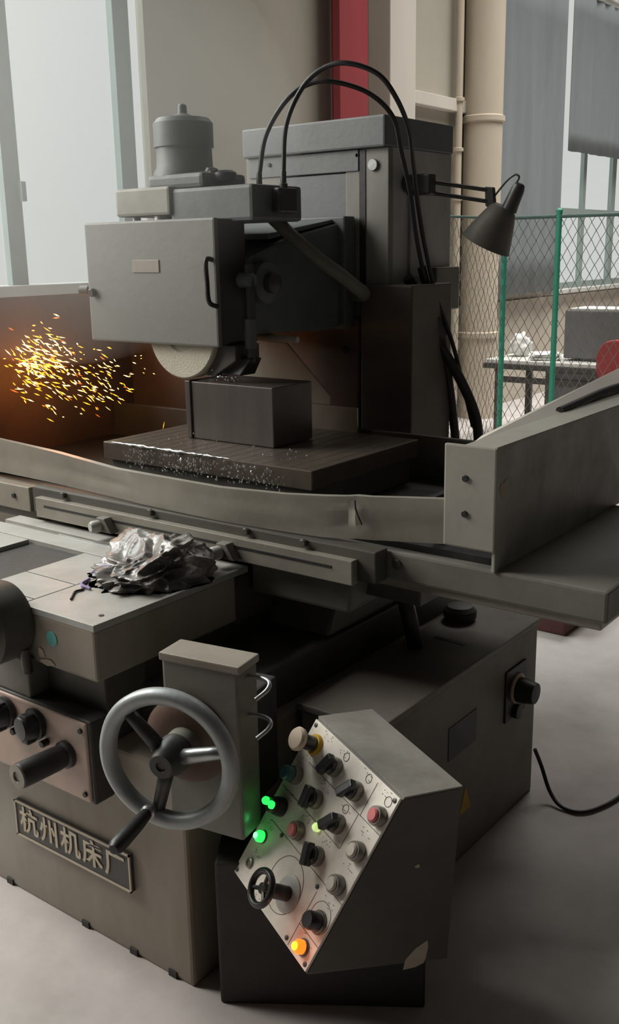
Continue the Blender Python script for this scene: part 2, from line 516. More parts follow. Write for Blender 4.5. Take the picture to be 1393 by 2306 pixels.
# curtains
def curtain(name, label, y0, y1, z0, z1, seed):
    random.seed(seed)
    bm = bmesh.new()
    n = int((y1 - y0) / 0.025)
    ph = random.random() * 6
    cols = []
    for i in range(n + 1):
        y = y0 + (y1 - y0) * i / n
        row = []
        for k in range(9):
            z = z0 + (z1 - z0) * k / 8
            x = WX + 0.15 + 0.010 * math.sin(y * 27 + ph + 0.5 * math.sin(y * 3.1)) + 0.008 * math.sin(y * 9.3 + ph * 2 + z * 0.35)
            row.append(bm.verts.new((x, y, z)))
        cols.append(row)
    for A, B in zip(cols, cols[1:]):
        for k in range(8):
            bm.faces.new((A[k], B[k], B[k + 1], A[k + 1]))
    bmesh.ops.recalc_face_normals(bm, faces=bm.faces)
    bmesh.ops.solidify(bm, geom=bm.faces[:], thickness=0.004)
    o = from_bm(name, bm, 'curtain', None, smooth=True)
    return tag(o, label, 'curtain', 'grey-blue window curtains')
curtain('curtain', 'long grey-blue curtain hanging beside the cream drain pipe', 7.22, 8.72, 1.07, 3.93, 3)
curtain('curtain', 'shorter grey-blue curtain raised above the far window panes', 8.83, 12.2, 2.44, 3.93, 8)
rail = thing('curtain_rail', 'pale curtain rail above the grey-blue curtains', 'rail', (WX + 0.15, 9.5, 3.95))
cyl('rail_tube', (WX + 0.15, 7.18, 3.975), (WX + 0.15, 12.4, 3.975), 0.03, 'sill', rail, 12)
for y in (7.3, 9.0, 10.7, 12.2):
    box('rail_bracket', WX, WX + 0.16, y - 0.015, y + 0.015, 3.96, 4.02, 'sill', rail)

# ================================================================== FENCE
FX, FY, FZ = -1.816, 5.0, 1.70
fence = thing('chain_link_fence', 'green-posted chain-link fence standing behind the grinding machine', 'fence', (FX, FY, 0))
for x, y in ((FX, FY), (-1.44, FY), (-0.55, FY), (FX, 3.4)):
    p = cyl('fence_post', (x, y, 0), (x, y, FZ + 0.02), 0.019, 'green', fence, 14, 0.05)
    lathe('post_cap', [(0.022, 0), (0.022, 0.015), (0.0, 0.028)], (x, y, FZ + 0.015), (0, 0, 1), 'green', p, 14)
cyl('top_rail', (FX, FY, FZ - 0.01), (-0.45, FY, FZ - 0.01), 0.012, 'railgreen', fence, 12, 0.05)
cyl('top_rail', (FX, FY, FZ - 0.01), (FX, 3.3, FZ - 0.01), 0.008, 'railgreen', fence, 12, 0.05)
def mesh_wire(org, d, length, z0, z1, pw, phh, parent):
    bm = bmesh.new()
    d = Vector(d)
    nrm = d.cross(Vector((0, 0, 1)))
    slope = phh / pw
    r = 0.0021
    H = z1 - z0
    for sgn in (1, -1):
        s = -H / slope
        k = 0
        while s < length + H / slope:
            # line: z = z0 + slope*(t - s) for sgn 1 ; z = z1 - slope*(t - s) for -1
            t0, t1 = max(0, s), min(length, s + H / slope)
            if t1 - t0 > 0.01:
                za = z0 + slope * (t0 - s) if sgn > 0 else z1 - slope * (t0 - s)
                zb = z0 + slope * (t1 - s) if sgn > 0 else z1 - slope * (t1 - s)
                pts = []
                m = max(2, int((t1 - t0) / (pw / 2)))
                for i in range(m + 1):
                    q = i / m
                    off = 0.004 * (1 if (i + k) % 2 else -1) * sgn
                    pts.append(Vector(org) + d * (t0 + (t1 - t0) * q) + Vector((0, 0, za + (zb - za) * q)) + nrm * off)
                bm_tube(bm, pts, r, 4)
            s += pw
            k += 1
    o = from_bm('wire_mesh', bm, 'wire', parent)
    o['kind'] = 'stuff'
    return o
mesh_wire((FX, FY, 0), (1, 0, 0), 1.35, 0.03, FZ - 0.01, 0.062, 0.105, fence)
mesh_wire((FX, FY, 0), (0, -1, 0), 1.6, 0.03, FZ - 0.01, 0.062, 0.105, fence)

# ------------------------------------------------------------------ things behind the fence
bench = thing('workbench', 'dark-framed workbench with a white top behind the fence', 'workbench', (-1.9, 6.3, 0))
box('bench_top', -2.45, -1.2, 5.98, 6.62, 0.615, 0.645, 'bench_white', bench)
lab(box('top_frame', -2.46, -1.19, 5.97, 6.63, 0.575, 0.614, 'iron', bench), 'dark steel frame under the white top')
for x in (-2.33, -1.90, -1.25):
    for y in (6.0, 6.57):
        box('leg', x - 0.025, x + 0.025, y - 0.02, y + 0.02, 0, 0.576, 'iron', bench)
box('lower_rail', -2.33, -1.25, 5.985, 6.015, 0.47, 0.515, 'iron', bench)
box('modesty_panel', -1.88, -1.27, 6.02, 6.03, 0.12, 0.575, 'greybox', bench)
gb = thing('monitor', 'dark grey boxy screen on the white workbench behind the fence', 'monitor', (-1.6, 6.3, 0.645))
box('housing', -1.86, -1.36, 6.15, 6.50, 0.665, 1.03, 'greybox', gb, 0.01)
box('foot', -1.74, -1.48, 6.18, 6.46, 0.645, 0.668, 'greybox', gb)
box('top_tray', -1.83, -1.38, 6.16, 6.49, 1.03, 1.045, 'bench_white', gb)
def blob(name, c, s, mat, label, cat, seed, amp=0.25, parent=None):
    bm = bmesh.new()
    bmesh.ops.create_icosphere(bm, subdivisions=4, radius=1.0)
    for v in bm.verts:
        n = noise.fractal(v.co * 1.7 + Vector((seed, 0, 0)), 1.0, 2.0, 4)
        v.co *= 1 + amp * n
        v.co.z = max(v.co.z, -0.8)
        v.co = Vector((c[0] + v.co.x * s[0], c[1] + v.co.y * s[1], c[2] + (v.co.z + 0.8) * s[2]))
    o = from_bm(name, bm, mat, parent, smooth=True)
    return tag(o, label, cat) if cat else o
rc = thing('padded_chair', 'red padded chair in front of the workbench behind the fence', 'chair', (-1.27, 5.70, 0))
prism('backrest', [(-1.27 + 0.19 * math.copysign(abs(math.cos(t)) ** 0.6, math.cos(t)), 0.685 + 0.165 * math.copysign(abs(math.sin(t)) ** 0.7, math.sin(t))) for t in [2 * math.pi * (k + 0.5) / 28 for k in range(28)]], 5.80, 5.86, 'y', 'redbag', rc, 0.012)
box('seat', -1.45, -1.09, 5.46, 5.80, 0.415, 0.475, 'redbag', rc, 0.02, seg=3)
for x in (-1.42, -1.12):
    cyl('leg', (x, 5.49, 0), (x, 5.49, 0.42), 0.012, 'iron', rc, 10)
    cyl('leg', (x, 5.83, 0), (x, 5.83, 0.56), 0.012, 'iron', rc, 10)
def sheet_pile(name, c, sx, sy, rz, n, label):
    bm = bmesh.new()
    random.seed(n)
    for k in range(n):
        T = Matrix.Translation((c[0] + random.uniform(-.01, .01), c[1] + random.uniform(-.01, .01), c[2] + k * 0.006)) @ Matrix.Rotation(rz + random.uniform(-.2, .2), 4, 'Z')
        bm_box(bm, -sx, sx, -sy, sy, 0, 0.005, T)
    return tag(from_bm(name, bm, 'paper'), label, 'papers')
sheet_pile('paper_stack', (-2.02, 6.2, 0.646), 0.10, 0.14, 0.4, 8, 'white paper stack on the left half of the workbench behind the fence')
blob('plastic_bag', (-2.30, 6.32, 0.646), (0.08, 0.08, 0.10), 'paper', 'crumpled white plastic bag beside the papers on the workbench', 'bag', 11, 0.4)
jar = thing('jar', 'small brown jar on the workbench beside the second green post', 'jar', (-1.90, 6.5, 0.645))
lathe('jar_body', [(0.035, 0), (0.04, 0.01), (0.04, 0.09), (0.03, 0.11)], (-1.90, 6.5, 0.645), (0, 0, 1), 'rust', jar, 20)
lathe('lid', [(0.034, 0), (0.034, 0.02), (0.03, 0.025)], (-1.90, 6.5, 0.755), (0, 0, 1), 'iron', jar, 20)
cr = thing('plastic_crate', 'pink and dark red crate on the floor far behind the machine', 'crate', (-0.33, 2.45, 0))
box('crate_body', -0.50, -0.16, 2.30, 2.62, 0.0, 0.085, 'darkred', cr, 0.01)
box('crate_lid', -0.51, -0.15, 2.29, 2.63, 0.085, 0.11, 'pinkbox', cr, 0.006)

# ================================================================== SURFACE GRINDER
G = thing('surface_grinder', 'large grey-green surface grinding machine with spark-throwing wheel and handwheel', 'machine', (-0.5, 0.6, 0))
# ---- base
base = box('base', -1.05, 0.0, 0.0, 1.25, 0.0, 0.50, 'base', G, 0.008)
box('base_upper', -1.0, -0.03, 0.10, 1.25, 0.50, 0.60, 'dark', base, 0.006)
for x in (-0.62, -0.34, -0.18, -0.06):
    box('base_notch', x - 0.012, x + 0.012, -0.004, 0.01, 0.0, 0.016, 'black', base, 0.001)
# side apron casting below the table
prism('side_casting', [(0.55, 0.60), (1.2, 0.60), (1.15, 0.75), (0.9, 0.78), (0.62, 0.74)], -0.35, -0.04, 'x', 'mid', G, 0.01)
# nameplate
np_ = box('nameplate', -0.556, -0.163, -0.010, 0.001, 0.168, 0.260, 'plate_black', G, 0.002)
for a in ((-0.556, -0.163, 0.256, 0.260), (-0.556, -0.163, 0.168, 0.172), (-0.556, -0.552, 0.168, 0.260), (-0.167, -0.163, 0.168, 0.260)):
    box('plate_border', a[0], a[1], -0.0125, -0.009, a[2], a[3], 'plate_cream', np_, 0.0)
for i, ch in enumerate('杭州机床厂'):
    T = Matrix.Translation((-0.505 + i * 0.0735, -0.0115, 0.2135)) @ Matrix.Rotation(R(90), 4, 'X')
    text_obj('character', ch, 0.068, T, 'plate_cream', np_, 0.001, 0.0012)
# ---- control plate box (bare primer)
cb = box('lever_box', -0.95, -0.205, -0.055, 0.0, 0.385, 0.575, 'iron', G, 0.006)
fp = box('front_plate', -0.95, -0.212, -0.062, -0.054, 0.392, 0.572, 'pink', cb, 0.004)
for x, z in ((-0.225, 0.555), (-0.225, 0.41), (-0.6, 0.555)):
    cyl('screw', (x, -0.062, z), (x, -0.067, z), 0.006, 'black', fp, 10)
def lever_knob(x, z, parent):
    k = lathe('lever_knob', [(0.034, 0), (0.036, 0.01), (0.03, 0.012), (0.03, 0.03), (0.024, 0.042), (0.0, 0.045)], (x, -0.062, z), (-0.15, -1, 0), 'black', parent, 20)
    box('lever', x - 0.012, x + 0.012, -0.10, -0.075, z - 0.035, z + 0.03, 'black', k, 0.004)
    return k
for x, z in ((-0.468, 0.532), (-0.368, 0.532)):
    lever_knob(x, z, cb)
    cyl('lever_stop', (x + 0.03, -0.062, z - 0.035), (x + 0.03, -0.08, z - 0.035), 0.008, 'black', cb, 10)
gk = lathe('grip_knob', [(0.030, 0), (0.030, 0.01), (0.024, 0.014), (0.026, 0.03), (0.027, 0.115), (0.025, 0.12)], (-0.275, -0.062, 0.488), (-0.05, -1, 0), 'black', cb, 24)
lathe('end_cap', [(0.026, 0), (0.026, 0.004), (0.012, 0.0045), (0.011, 0.001), (0.0, 0.001)], (-0.281, -0.182, 0.488), (-0.05, -1, 0), 'bezel', gk, 24)
box('lever_box_shelf', -0.95, -0.40, -0.05, 0.05, 0.575, 0.665, 'mid', G, 0.006)
# ---- saddle
sad = box('saddle', -1.06, -0.199, -0.03, 0.40, 0.655, 0.768, 'base', G, 0.006)
box('saddle_underside_rail', -0.9, -0.225, 0.02, 1.1, 0.56, 0.66, 'dark', sad, 0.006)
box('saddle_rear', -1.06, -0.21, 0.40, 1.15, 0.64, 0.76, 'dark', sad, 0.006)
for a in ((-0.430, -0.199, -0.03, 0.447), (-0.610, -0.433, 0.125, 0.300), (-0.610, -0.433, 0.010, 0.121), (-1.06, -0.433, -0.03, 0.006),
          (-1.06, -0.433, 0.395, 0.447), (-1.06, -0.433, 0.304, 0.372), (-1.06, -0.830, 0.010, 0.300)):
    box('cover_plate', a[0], a[1], a[2], a[3], 0.765, 0.780, 'pale', sad, 0.0015)
box('slot_edge', -0.80, -0.50, 0.372, 0.377, 0.768, 0.782, 'steel', sad, 0.001)
box('pit_floor', -0.832, -0.608, 0.008, 0.302, 0.766, 0.769, 'black', sad, 0)
lathe('round_sticker', [(0.0, 0), (0.017, 0), (0.017, 0.001), (0, 0.001)], (-0.335, -0.0305, 0.722), (0, -1, 0), 'teal_sticker', sad, 24)
random.seed(4)
def chip(poly_c, r, parent, plane='y', h=-0.031, mat='chip', sq=0.5):
    bm = bmesh.new()
    n = 11
    A, B = [], []
    for i in range(n):
        t = 2 * math.pi * i / n
        q = r * (0.6 + 0.6 * random.random())
        x, z = poly_c[0] + q * math.cos(t), poly_c[1] + q * sq * math.sin(t)
        A.append(bm.verts.new((x, h, z) if plane == 'y' else (h, x, z)))
        B.append(bm.verts.new((x, h - 0.0006, z) if plane == 'y' else (h + 0.0006, x, z)))
    bm.faces.new(A)
    bm.faces.new(B[::-1])
    for i in range(n):
        bm.faces.new((A[i], A[(i + 1) % n], B[(i + 1) % n], B[i]))
    return from_bm('paint_chip', bm, mat, parent)
chip((-0.352, 0.665), 0.026, sad, sq=0.35)
chip((-0.372, 0.682), 0.010, sad, sq=1.3)
cyl('bolt_hole', (-0.232, 0.02, 0.7795), (-0.232, 0.02, 0.7812), 0.006, 'black', sad, 10)
# neck below the saddle block
box('neck', -0.42, -0.215, 0.0, 0.12, 0.50, 0.656, 'dark', G, 0.006)
box('neck_left_block', -1.0, -0.43, -0.02, 0.10, 0.57, 0.662, 'base', G, 0.006)
# drum on the left
dr = lathe('feed_drum', [(0.082, 0), (0.088, 0.012), (0.088, 0.08), (0.078, 0.094), (0.05, 0.096), (0.045, 0.085), (0.0, 0.085)], (-0.470, -0.03, 0.742), (0, -1, 0), 'dark', G, 40)
lathe('dial_hub', [(0.035, 0), (0.035, 0.03), (0.02, 0.045), (0, 0.045)], (-0.470, -0.11, 0.742), (0, -1, 0), 'iron', dr, 24)
cyl('drum_lever', (-0.405, -0.05, 0.69), (-0.40, -0.05, 0.635), 0.011, 'iron', dr, 12)
# ---- feed box with the handwheel (turned a little to the right)
TF = Matrix.Translation((-0.02, -0.02, 0)) @ Matrix.Rotation(R(10), 4, 'Z')
fb = box('feed_box', 0.0, 0.170, 0.0, 0.072, 0.40, 0.762, 'mid', G, 0.006, TF)
box('feed_box_rear', 0.0, 0.14, 0.072, 0.20, 0.42, 0.66, 'blackpaint', fb, 0.006, TF)
# narrow: only the upper part stands out; lower part is hidden by the wheel
box('feed_box_lid', -0.003, 0.176, -0.004, 0.072, 0.748, 0.764, 'base', fb, 0.003, TF)
HWC = Vector((0.0665, -0.0998, 0.598))
HA = R(17.5)
HN = Vector((math.sin(HA), -math.cos(HA), 0))
HT = Vector((math.cos(HA), math.sin(HA), 0))
ZZ = Vector((0, 0, 1))
lathe('bearing_flange', [(0.088, 0), (0.088, 0.02), (0.075, 0.03), (0.05, 0.034), (0.0, 0.034)], HWC - HN * 0.10, HN, 'rust', fb, 36)
lathe('feed_shaft', [(0.034, 0), (0.034, 0.055), (0.022, 0.06), (0.022, 0.10)], HWC - HN * 0.085, HN, 'mid', fb, 24)
hw = torus('handwheel', HWC, HN, 0.128, [(-0.017, -0.010), (-0.012, -0.015), (0.006, -0.016), (0.012, -0.010), (0.0135, 0.002), (0.009, 0.012), (0.0, 0.016), (-0.012, 0.012), (-0.018, 0.003)], 'rim', G, 72)
lathe('hub', [(0.036, -0.03), (0.036, 0.0), (0.030, 0.012), (0.026, 0.03), (0.022, 0.034), (0.010, 0.034), (0.008, 0.03), (0.0, 0.03)], HWC - HN * 0.005, HN, 'iron', hw, 32)
for a in (15, 135, 255):
    d = HT * math.cos(R(a)) + ZZ * math.sin(R(a))
    bm = bmesh.new()
    bm_tube(bm, [HWC + d * t - HN * 0.006 for t in (0.02, 0.06, 0.09, 0.122)], lambda q: 0.015 - 0.003 * q, 12)
    from_bm('spoke', bm, 'steel' if a == 15 else 'iron', hw, smooth=True)
dh = HT * math.cos(R(250)) + ZZ * math.sin(R(250))
hp = HWC + dh * 0.112 + HN * 0.008
hnd = lathe('handle', [(0.010, 0), (0.010, 0.012), (0.0115, 0.02), (0.014, 0.05), (0.0155, 0.10), (0.0145, 0.122), (0.009, 0.131), (0, 0.132)], hp, HN + Vector((-0.03, 0, -0.04)), 'black', hw, 20)
lathe('ferrule', [(0.012, 0), (0.0145, 0.004), (0.0145, 0.012), (0.011, 0.016)], hp, HN, 'steel', hw, 20)
# two hook levers on the right of the feed box
for z in (0.728, 0.650):
    tube('hook_lever', [(0.13, 0.045, z), (0.165, 0.05, z + 0.004), (0.193, 0.045, z + 0.004), (0.201, 0.03, z - 0.004), (0.191, 0.008, z - 0.018)], 0.0045, 'steel', fb, 8)
# ---- dog rail in front of the table
drl = box('dog_rail', -0.962, 0.113, 0.430, 0.452, 0.794, 0.850, 'sheet', G, 0.002)
box('rail_slot', -0.925, 0.058, 0.4285, 0.432, 0.8255, 0.8315, 'black', drl, 0)
for x in (-0.672, -0.250):
    d_ = prism('trip_dog', [(x - 0.01, 0.80), (x + 0.045, 0.80), (x + 0.02, 0.838), (x - 0.01, 0.838)], 0.405, 0.431, 'y', 'mid', drl, 0.003)
    lathe('dog_knob', [(0.015, 0), (0.016, 0.004), (0.016, 0.022), (0.012, 0.028), (0, 0.028)], (x, 0.408, 0.816), (-0.3, -1, 0), 'pale', drl, 16)
box('rail_backing', -1.0, 0.16, 0.452, 0.50, 0.80, 0.872, 'dark', G, 0.003)
for x in (-0.86, -0.52, -0.2, -0.03):
    cyl('rail_bolt', (x, 0.452, 0.865), (x, 0.440, 0.865), 0.009, 'dark', drl, 8)
brk = box('end_bracket', -1.20, -1.03, 0.462, 0.50, 0.790, 0.862, 'sheet', G, 0.003)
cyl('screw', (-1.10, 0.462, 0.83), (-1.10, 0.457, 0.83), 0.008, 'black', brk, 10)
# carriage below
hexa('carriage_block', [(-0.20, 0.46, 0.712), (0.070, 0.48, 0.705), (0.06, 0.85, 0.71), (-0.20, 0.85, 0.71), (-0.20, 0.46, 0.792), (0.085, 0.48, 0.790), (0.09, 0.85, 0.792), (-0.2, 0.85, 0.792)], 'mid', G, 0.008)
# ---- table body
tb = box('table_body', -1.55, 0.655, 0.500, 1.16, 0.800, 0.865, 'mid', G, 0.006)
box('table_lip', -1.55, 0.640, 0.512, 1.14, 0.780, 0.801, 'sheet', tb, 0.003)
box('table_way', -1.5, 0.22, 0.54, 1.10, 0.735, 0.781, 'dark', tb, 0.004)
cyl('table_plug', (0.185, 0.502, 0.838), (0.185, 0.495, 0.838), 0.012, 'dark', tb, 12)
box('trough_floor', -1.40, 0.40, 0.53, 1.14, 0.866, 0.880, 'black', tb, 0)
for i, x in enumerate((0.08, 0.16, 0.24)):
    box('trough_rib', x, x + 0.02, 0.56, 1.10, 0.880, 0.915, 'black', tb, 0.002)
box('trough_back', -1.40, 0.40, 1.13, 1.145, 0.866, 0.995, 'dark', tb, 0.003)
# ---- bent front splash strip
prof = [(-1.45, 0.505, 0.876, 0.988), (-1.18, 0.49, 0.884, 0.982), (-0.92, 0.485, 0.881, 0.972), (-0.672, 0.475, 0.877, 0.956), (-0.58, 0.468, 0.876, 0.957), (-0.40, 0.462, 0.875, 0.957),
        (-0.29, 0.460, 0.874, 0.957), (-0.10, 0.468, 0.875, 0.964), (0.0, 0.474, 0.877, 0.972), (0.06, 0.482, 0.880, 0.977), (0.085, 0.490, 0.882, 0.980), (0.12, 0.494, 0.884, 0.981), (0.20, 0.508, 0.890, 0.987), (0.292, 0.520, 0.897, 0.994)]
bm = bmesh.new()
rows = []
for i, (x, y, zb, zt) in enumerate(prof):
    row = []
    for k in range(9):
        q = k / 8
        wob = 0.006 * noise.noise(Vector((x * 6, q * 2.5, 3.1))) + (0.012 * math.sin(q * 3.1) if i in (3, 9) else 0) - (0.006 * math.sin(q * 3.1) if i in (4, 10) else 0)
        row.append(bm.verts.new((x, y + wob, zb + (zt - zb) * q)))
    row.append(bm.verts.new((x, y + 0.010, zt + 0.002)))
    row.append(bm.verts.new((x, y + 0.012, zt - 0.010)))
    rows.append(row)
for A, B in zip(rows, rows[1:]):
    for k in range(10):
        bm.faces.new((A[k], B[k], B[k + 1], A[k + 1]))
bmesh.ops.recalc_face_normals(bm, faces=bm.faces)
bmesh.ops.solidify(bm, geom=bm.faces[:], thickness=0.0025)
fs = from_bm('front_splash_strip', bm, 'sheet', G, smooth=True, sharp=25)
lab(fs, 'dented bent sheet-metal strip along the table front')
tube('crease', [(0.085, 0.484, 0.972), (0.090, 0.481, 0.95), (0.106, 0.4795, 0.92)], 0.0018, 'black', fs, 6)
# ---- right end splash shield
sh = box('splash_shield_front', 0.302, 0.420, 0.490, 0.500, 0.905, 1.120, 'shield', G, 0.004)
lab(sh, 'pale front flange of the right splash shield')
for z in (1.052, 0.978):
    cyl('screw', (0.352, 0.490, z), (0.352, 0.486, z), 0.007, 'black', sh, 12)
ss = box('splash_shield_side', 0.412, 0.420, 0.495, 1.75, 0.862, 1.118, 'shieldside', sh, 0.002)
chip((0.525, 1.03), 0.02, ss, 'x', 0.4205, 'chip', 1.1)
hexa('splash_shield_lip', [(0.335, 0.495, 1.108), (0.418, 0.495, 1.112), (0.418, 1.75, 1.112), (0.335, 1.75, 1.108), (0.335, 0.495, 1.116), (0.418, 0.495, 1.121), (0.418, 1.75, 1.121), (0.335, 1.75, 1.116)], 'shield', sh, 0.002)
# sloped inner sheet rising towards the back
bsv = [(0.333, 0.56, 1.110), (0.333, 1.90, 1.110), (0.20, 1.90, 1.150), (0.20, 0.85, 1.066)]
hexa('inner_cover_sheet', bsv + [(x, y, z + 0.004) for x, y, z in bsv], 'white_paint', sh, 0)
tube('gap_shadow', [(0.328, 1.00, 1.118), (0.325, 1.15, 1.124), (0.322, 1.32, 1.130), (0.322, 1.6, 1.128)], 0.011, 'black', sh, 8)  # black tube added for the shadowed gap between lip and sheet
# ---- left end splash shield
lsd = prism('left_splash_shield', [(0.50, 0.865), (1.25, 0.865), (1.25, 1.378), (0.58, 1.378), (0.50, 1.30)], -1.42, -1.408, 'x', 'rust', G, 0.002)
lab(lsd, 'brown steel shield at the left table end glowing with sparks')
lab(box('rear_splash_guard', -1.408, -0.83, 1.235, 1.247, 0.862, 1.33, 'rust', G, 0.002), 'brown sheet guard behind the left half of the table')
# ---- magnetic chuck
ch = box('magnetic_chuck', -0.835, -0.104, 0.58, 1.065, 0.948, 0.997, 'chuck', G, 0.003)
box('chuck_base', -0.82, -0.12, 0.595, 1.05, 0.880, 0.948, 'dark', ch, 0.003)
for i in range(17):
    x = -0.81 + i * 0.042
    box('pole_strip', x, x + 0.006, 0.585, 1.06, 0.996, 0.9974, 'chuck', ch, 0)
# ---- column
colm = box('column', -0.90, -0.36, 1.33, 1.68, 0.0, 1.79, 'columnside_lifted', G, 0.006)
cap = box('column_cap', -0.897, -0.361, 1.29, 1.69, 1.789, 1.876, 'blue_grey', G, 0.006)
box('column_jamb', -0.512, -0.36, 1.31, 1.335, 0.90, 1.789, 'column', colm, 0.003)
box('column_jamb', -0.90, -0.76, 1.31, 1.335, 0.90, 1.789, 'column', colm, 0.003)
box('jamb_slot', -0.462, -0.440, 1.308, 1.3115, 0.95, 1.786, 'black', colm, 0)
cyl('jamb_plug', (-0.412, 1.31, 1.742), (-0.412, 1.302, 1.742), 0.017, 'steel', colm, 20)
cyl('jamb_bolt', (-0.468, 1.31, 1.772), (-0.468, 1.305, 1.772), 0.006, 'black', colm, 12)
for i, (z0, z1, y) in enumerate(((1.728, 1.788, 1.305), (1.600, 1.724, 1.312), (1.47, 1.597, 1.318))):
    box('way_cover', -0.885 + 0.01 * i, -0.463 - 0.026 * i, y, y + 0.012, z0, z1, 'blue_grey', colm, 0.002)
cyl('way_bolt', (-0.80, 1.306, 1.765), (-0.80, 1.300, 1.765), 0.006, 'black', colm, 12)
box('lower_front_panel', -0.445, -0.262, 1.285, 1.52, 0.62, 1.400, 'brownpanel', colm, 0.006)
box('lower_front_panel', -0.90, -0.452, 1.285, 1.34, 0.62, 1.30, 'rust', colm, 0.006)
for y in (1.40, 1.52):
    box('side_strip', -0.362, -0.352, y, y + 0.02, 0.6, 1.40, 'columnside_lifted', colm, 0.002)
sb = box('switch_box', -0.36, -0.335, 1.55, 1.70, 1.31, 1.445, 'mid', colm, 0.006)
box('side_cover', -0.362, -0.352, 1.42, 1.64, 1.42, 1.66, 'columnside_lifted', colm, 0.003)
lathe('panel_plug', [(0, 0), (0.012, 0), (0.012, 0.002), (0, 0.002)], (-0.50, 1.285, 1.205), (0, -1, 0), 'black', colm, 16)
# rear splash plate
prism('rear_splash_plate', [(-0.80, 1.24), (-0.60, 1.235), (-0.44, 1.085), (-0.44, 1.06), (-0.80, 1.06)], 1.118, 1.124, 'y', 'grey_green', G, 0.001)
prism('rear_trough_plate', [(-0.80, 0.96), (-0.34, 0.96), (-0.34, 1.058), (-0.80, 1.058)], 1.112, 1.120, 'y', 'sheet', G, 0.001)
# ---- wheel head
hd = prism('spindle_head', [(0.84, 1.285), (0.84, 1.49), (1.0, 1.535), (1.305, 1.588), (1.305, 1.30), (1.2, 1.27)], -0.88, -0.50, 'x', 'head', G, 0.01)
box('head_slide', -0.86, -0.475, 1.25, 1.305, 1.27, 1.60, 'head', hd, 0.006)
prism('head_top_cover', [(0.95, 1.55), (1.30, 1.598), (1.30, 1.588), (0.95, 1.535)], -0.84, -0.52, 'x', 'blue_grey', hd, 0.002)
cyl('clamp_bar', (-0.55, 0.93, 1.268), (-0.41, 0.93, 1.266), 0.009, 'pale', hd, 14)
lathe('spindle_boss', [(0.055, 0), (0.055, 0.03), (0.045, 0.036), (0.0, 0.036)], (-0.50, 0.88, 1.42), (1, 0, 0), 'head', hd, 32)
lathe('spindle_nut', [(0.028, 0), (0.028, 0.02), (0.02, 0.025), (0, 0.025)], (-0.464, 0.88, 1.42), (1, 0, 0), 'iron', hd, 20)
gd = box('wheel_guard', -1.012, -0.515, 0.735, 0.845, 1.262, 1.588, 'dark', G, 0.006)
gdd = box('guard_door', -1.014, -0.512, 0.720, 0.737, 1.258, 1.590, 'guard', gd, 0.006)
box('label_plate', -0.822, -0.718, 0.7175, 0.721, 1.452, 1.486, 'base', gdd, 0.001)
hg = tube('door_handle', [(-0.525, 0.722, 1.485), (-0.527, 0.700, 1.482), (-0.524, 0.697, 1.43), (-0.520, 0.698, 1.378), (-0.512, 0.722, 1.364)], 0.0065, 'black', gdd, 8)
cyl('guard_latch', (-1.02, 0.73, 1.402), (-1.05, 0.72, 1.402), 0.014, 'mid', gdd, 14)
cyl('latch_pin', (-0.99, 0.720, 1.398), (-0.99, 0.705, 1.395), 0.012, 'dark', gdd, 14)
# guard skirt at the lower right
prism('guard_skirt', [(-0.56, 1.26), (-0.49, 1.26), (-0.49, 1.22), (-0.57, 1.175), (-0.60, 1.175)], 0.76, 0.86, 'y', 'dark', gd, 0.003)
# grinding wheel
WC = Vector((-0.672, 0.742, 1.290))
lathe('grinding_wheel', [(0.0, 0.004), (0.05, 0.004), (0.055, 0.0), (0.122, 0.0), (0.126, 0.004), (0.126, 0.046), (0.122, 0.05), (0.0, 0.05)], WC, (0, 1, 0), 'wheelstone', G, 64)
# top assembly
tbx = box('dresser_box', -0.942, -0.728, 0.780, 0.95, 1.604, 1.680, 'grey_green', G, 0.008)
cyl('support_pillar', (-0.90, 0.82, 1.585), (-0.90, 0.82, 1.61), 0.012, 'steel', tbx, 14)
cyl('support_pillar', (-0.80, 0.83, 1.585), (-0.80, 0.83, 1.61), 0.03, 'steel', tbx, 14)
blk = box('dresser_block', -0.735, -0.44, 0.79, 1.0, 1.580, 1.672, 'head', G, 0.01)
box('block_step', -0.83, -0.62, 0.80, 0.98, 1.672, 1.712, 'head', blk, 0.012)
mot = lathe('dresser_motor', [(0.088, 0), (0.088, 0.035), (0.079, 0.05), (0.077, 0.10), (0.083, 0.102), (0.083, 0.165), (0.072, 0.178), (0.030, 0.184), (0.013, 0.192), (0.012, 0.212), (0.008, 0.216), (0, 0.216)], (-0.768, 0.89, 1.685), (0, 0, 1), 'head', G, 40)
kb = lathe('adjust_knob', [(0.012, 0), (0.012, 0.018), (0.028, 0.02), (0.032, 0.03), (0.030, 0.042), (0.02, 0.048), (0, 0.05)], (-0.60, 0.87, 1.668), (0, 0, 1), 'black', blk, 20)
lathe('valve_stub', [(0.02, 0), (0.022, 0.02), (0.016, 0.036), (0, 0.04)], (-0.655, 0.87, 1.69), (0.2, 0, 1), 'iron', blk, 16)
cyl('valve_stub', (-0.70, 0.86, 1.70), (-0.63, 0.86, 1.705), 0.016, 'iron', blk, 14)
for x, y in ((-0.515, 0.91), (-0.432, 0.91)):
    lathe('hose_fitting', [(0.011, 0), (0.011, 0.02), (0.008, 0.022), (0.008, 0.05), (0.006, 0.055)], (x, y, 1.655), (0, 0, 1), 'iron', blk, 12)
box('fitting_block', -0.535, -0.415, 0.87, 0.95, 1.60, 1.664, 'iron', blk, 0.006)
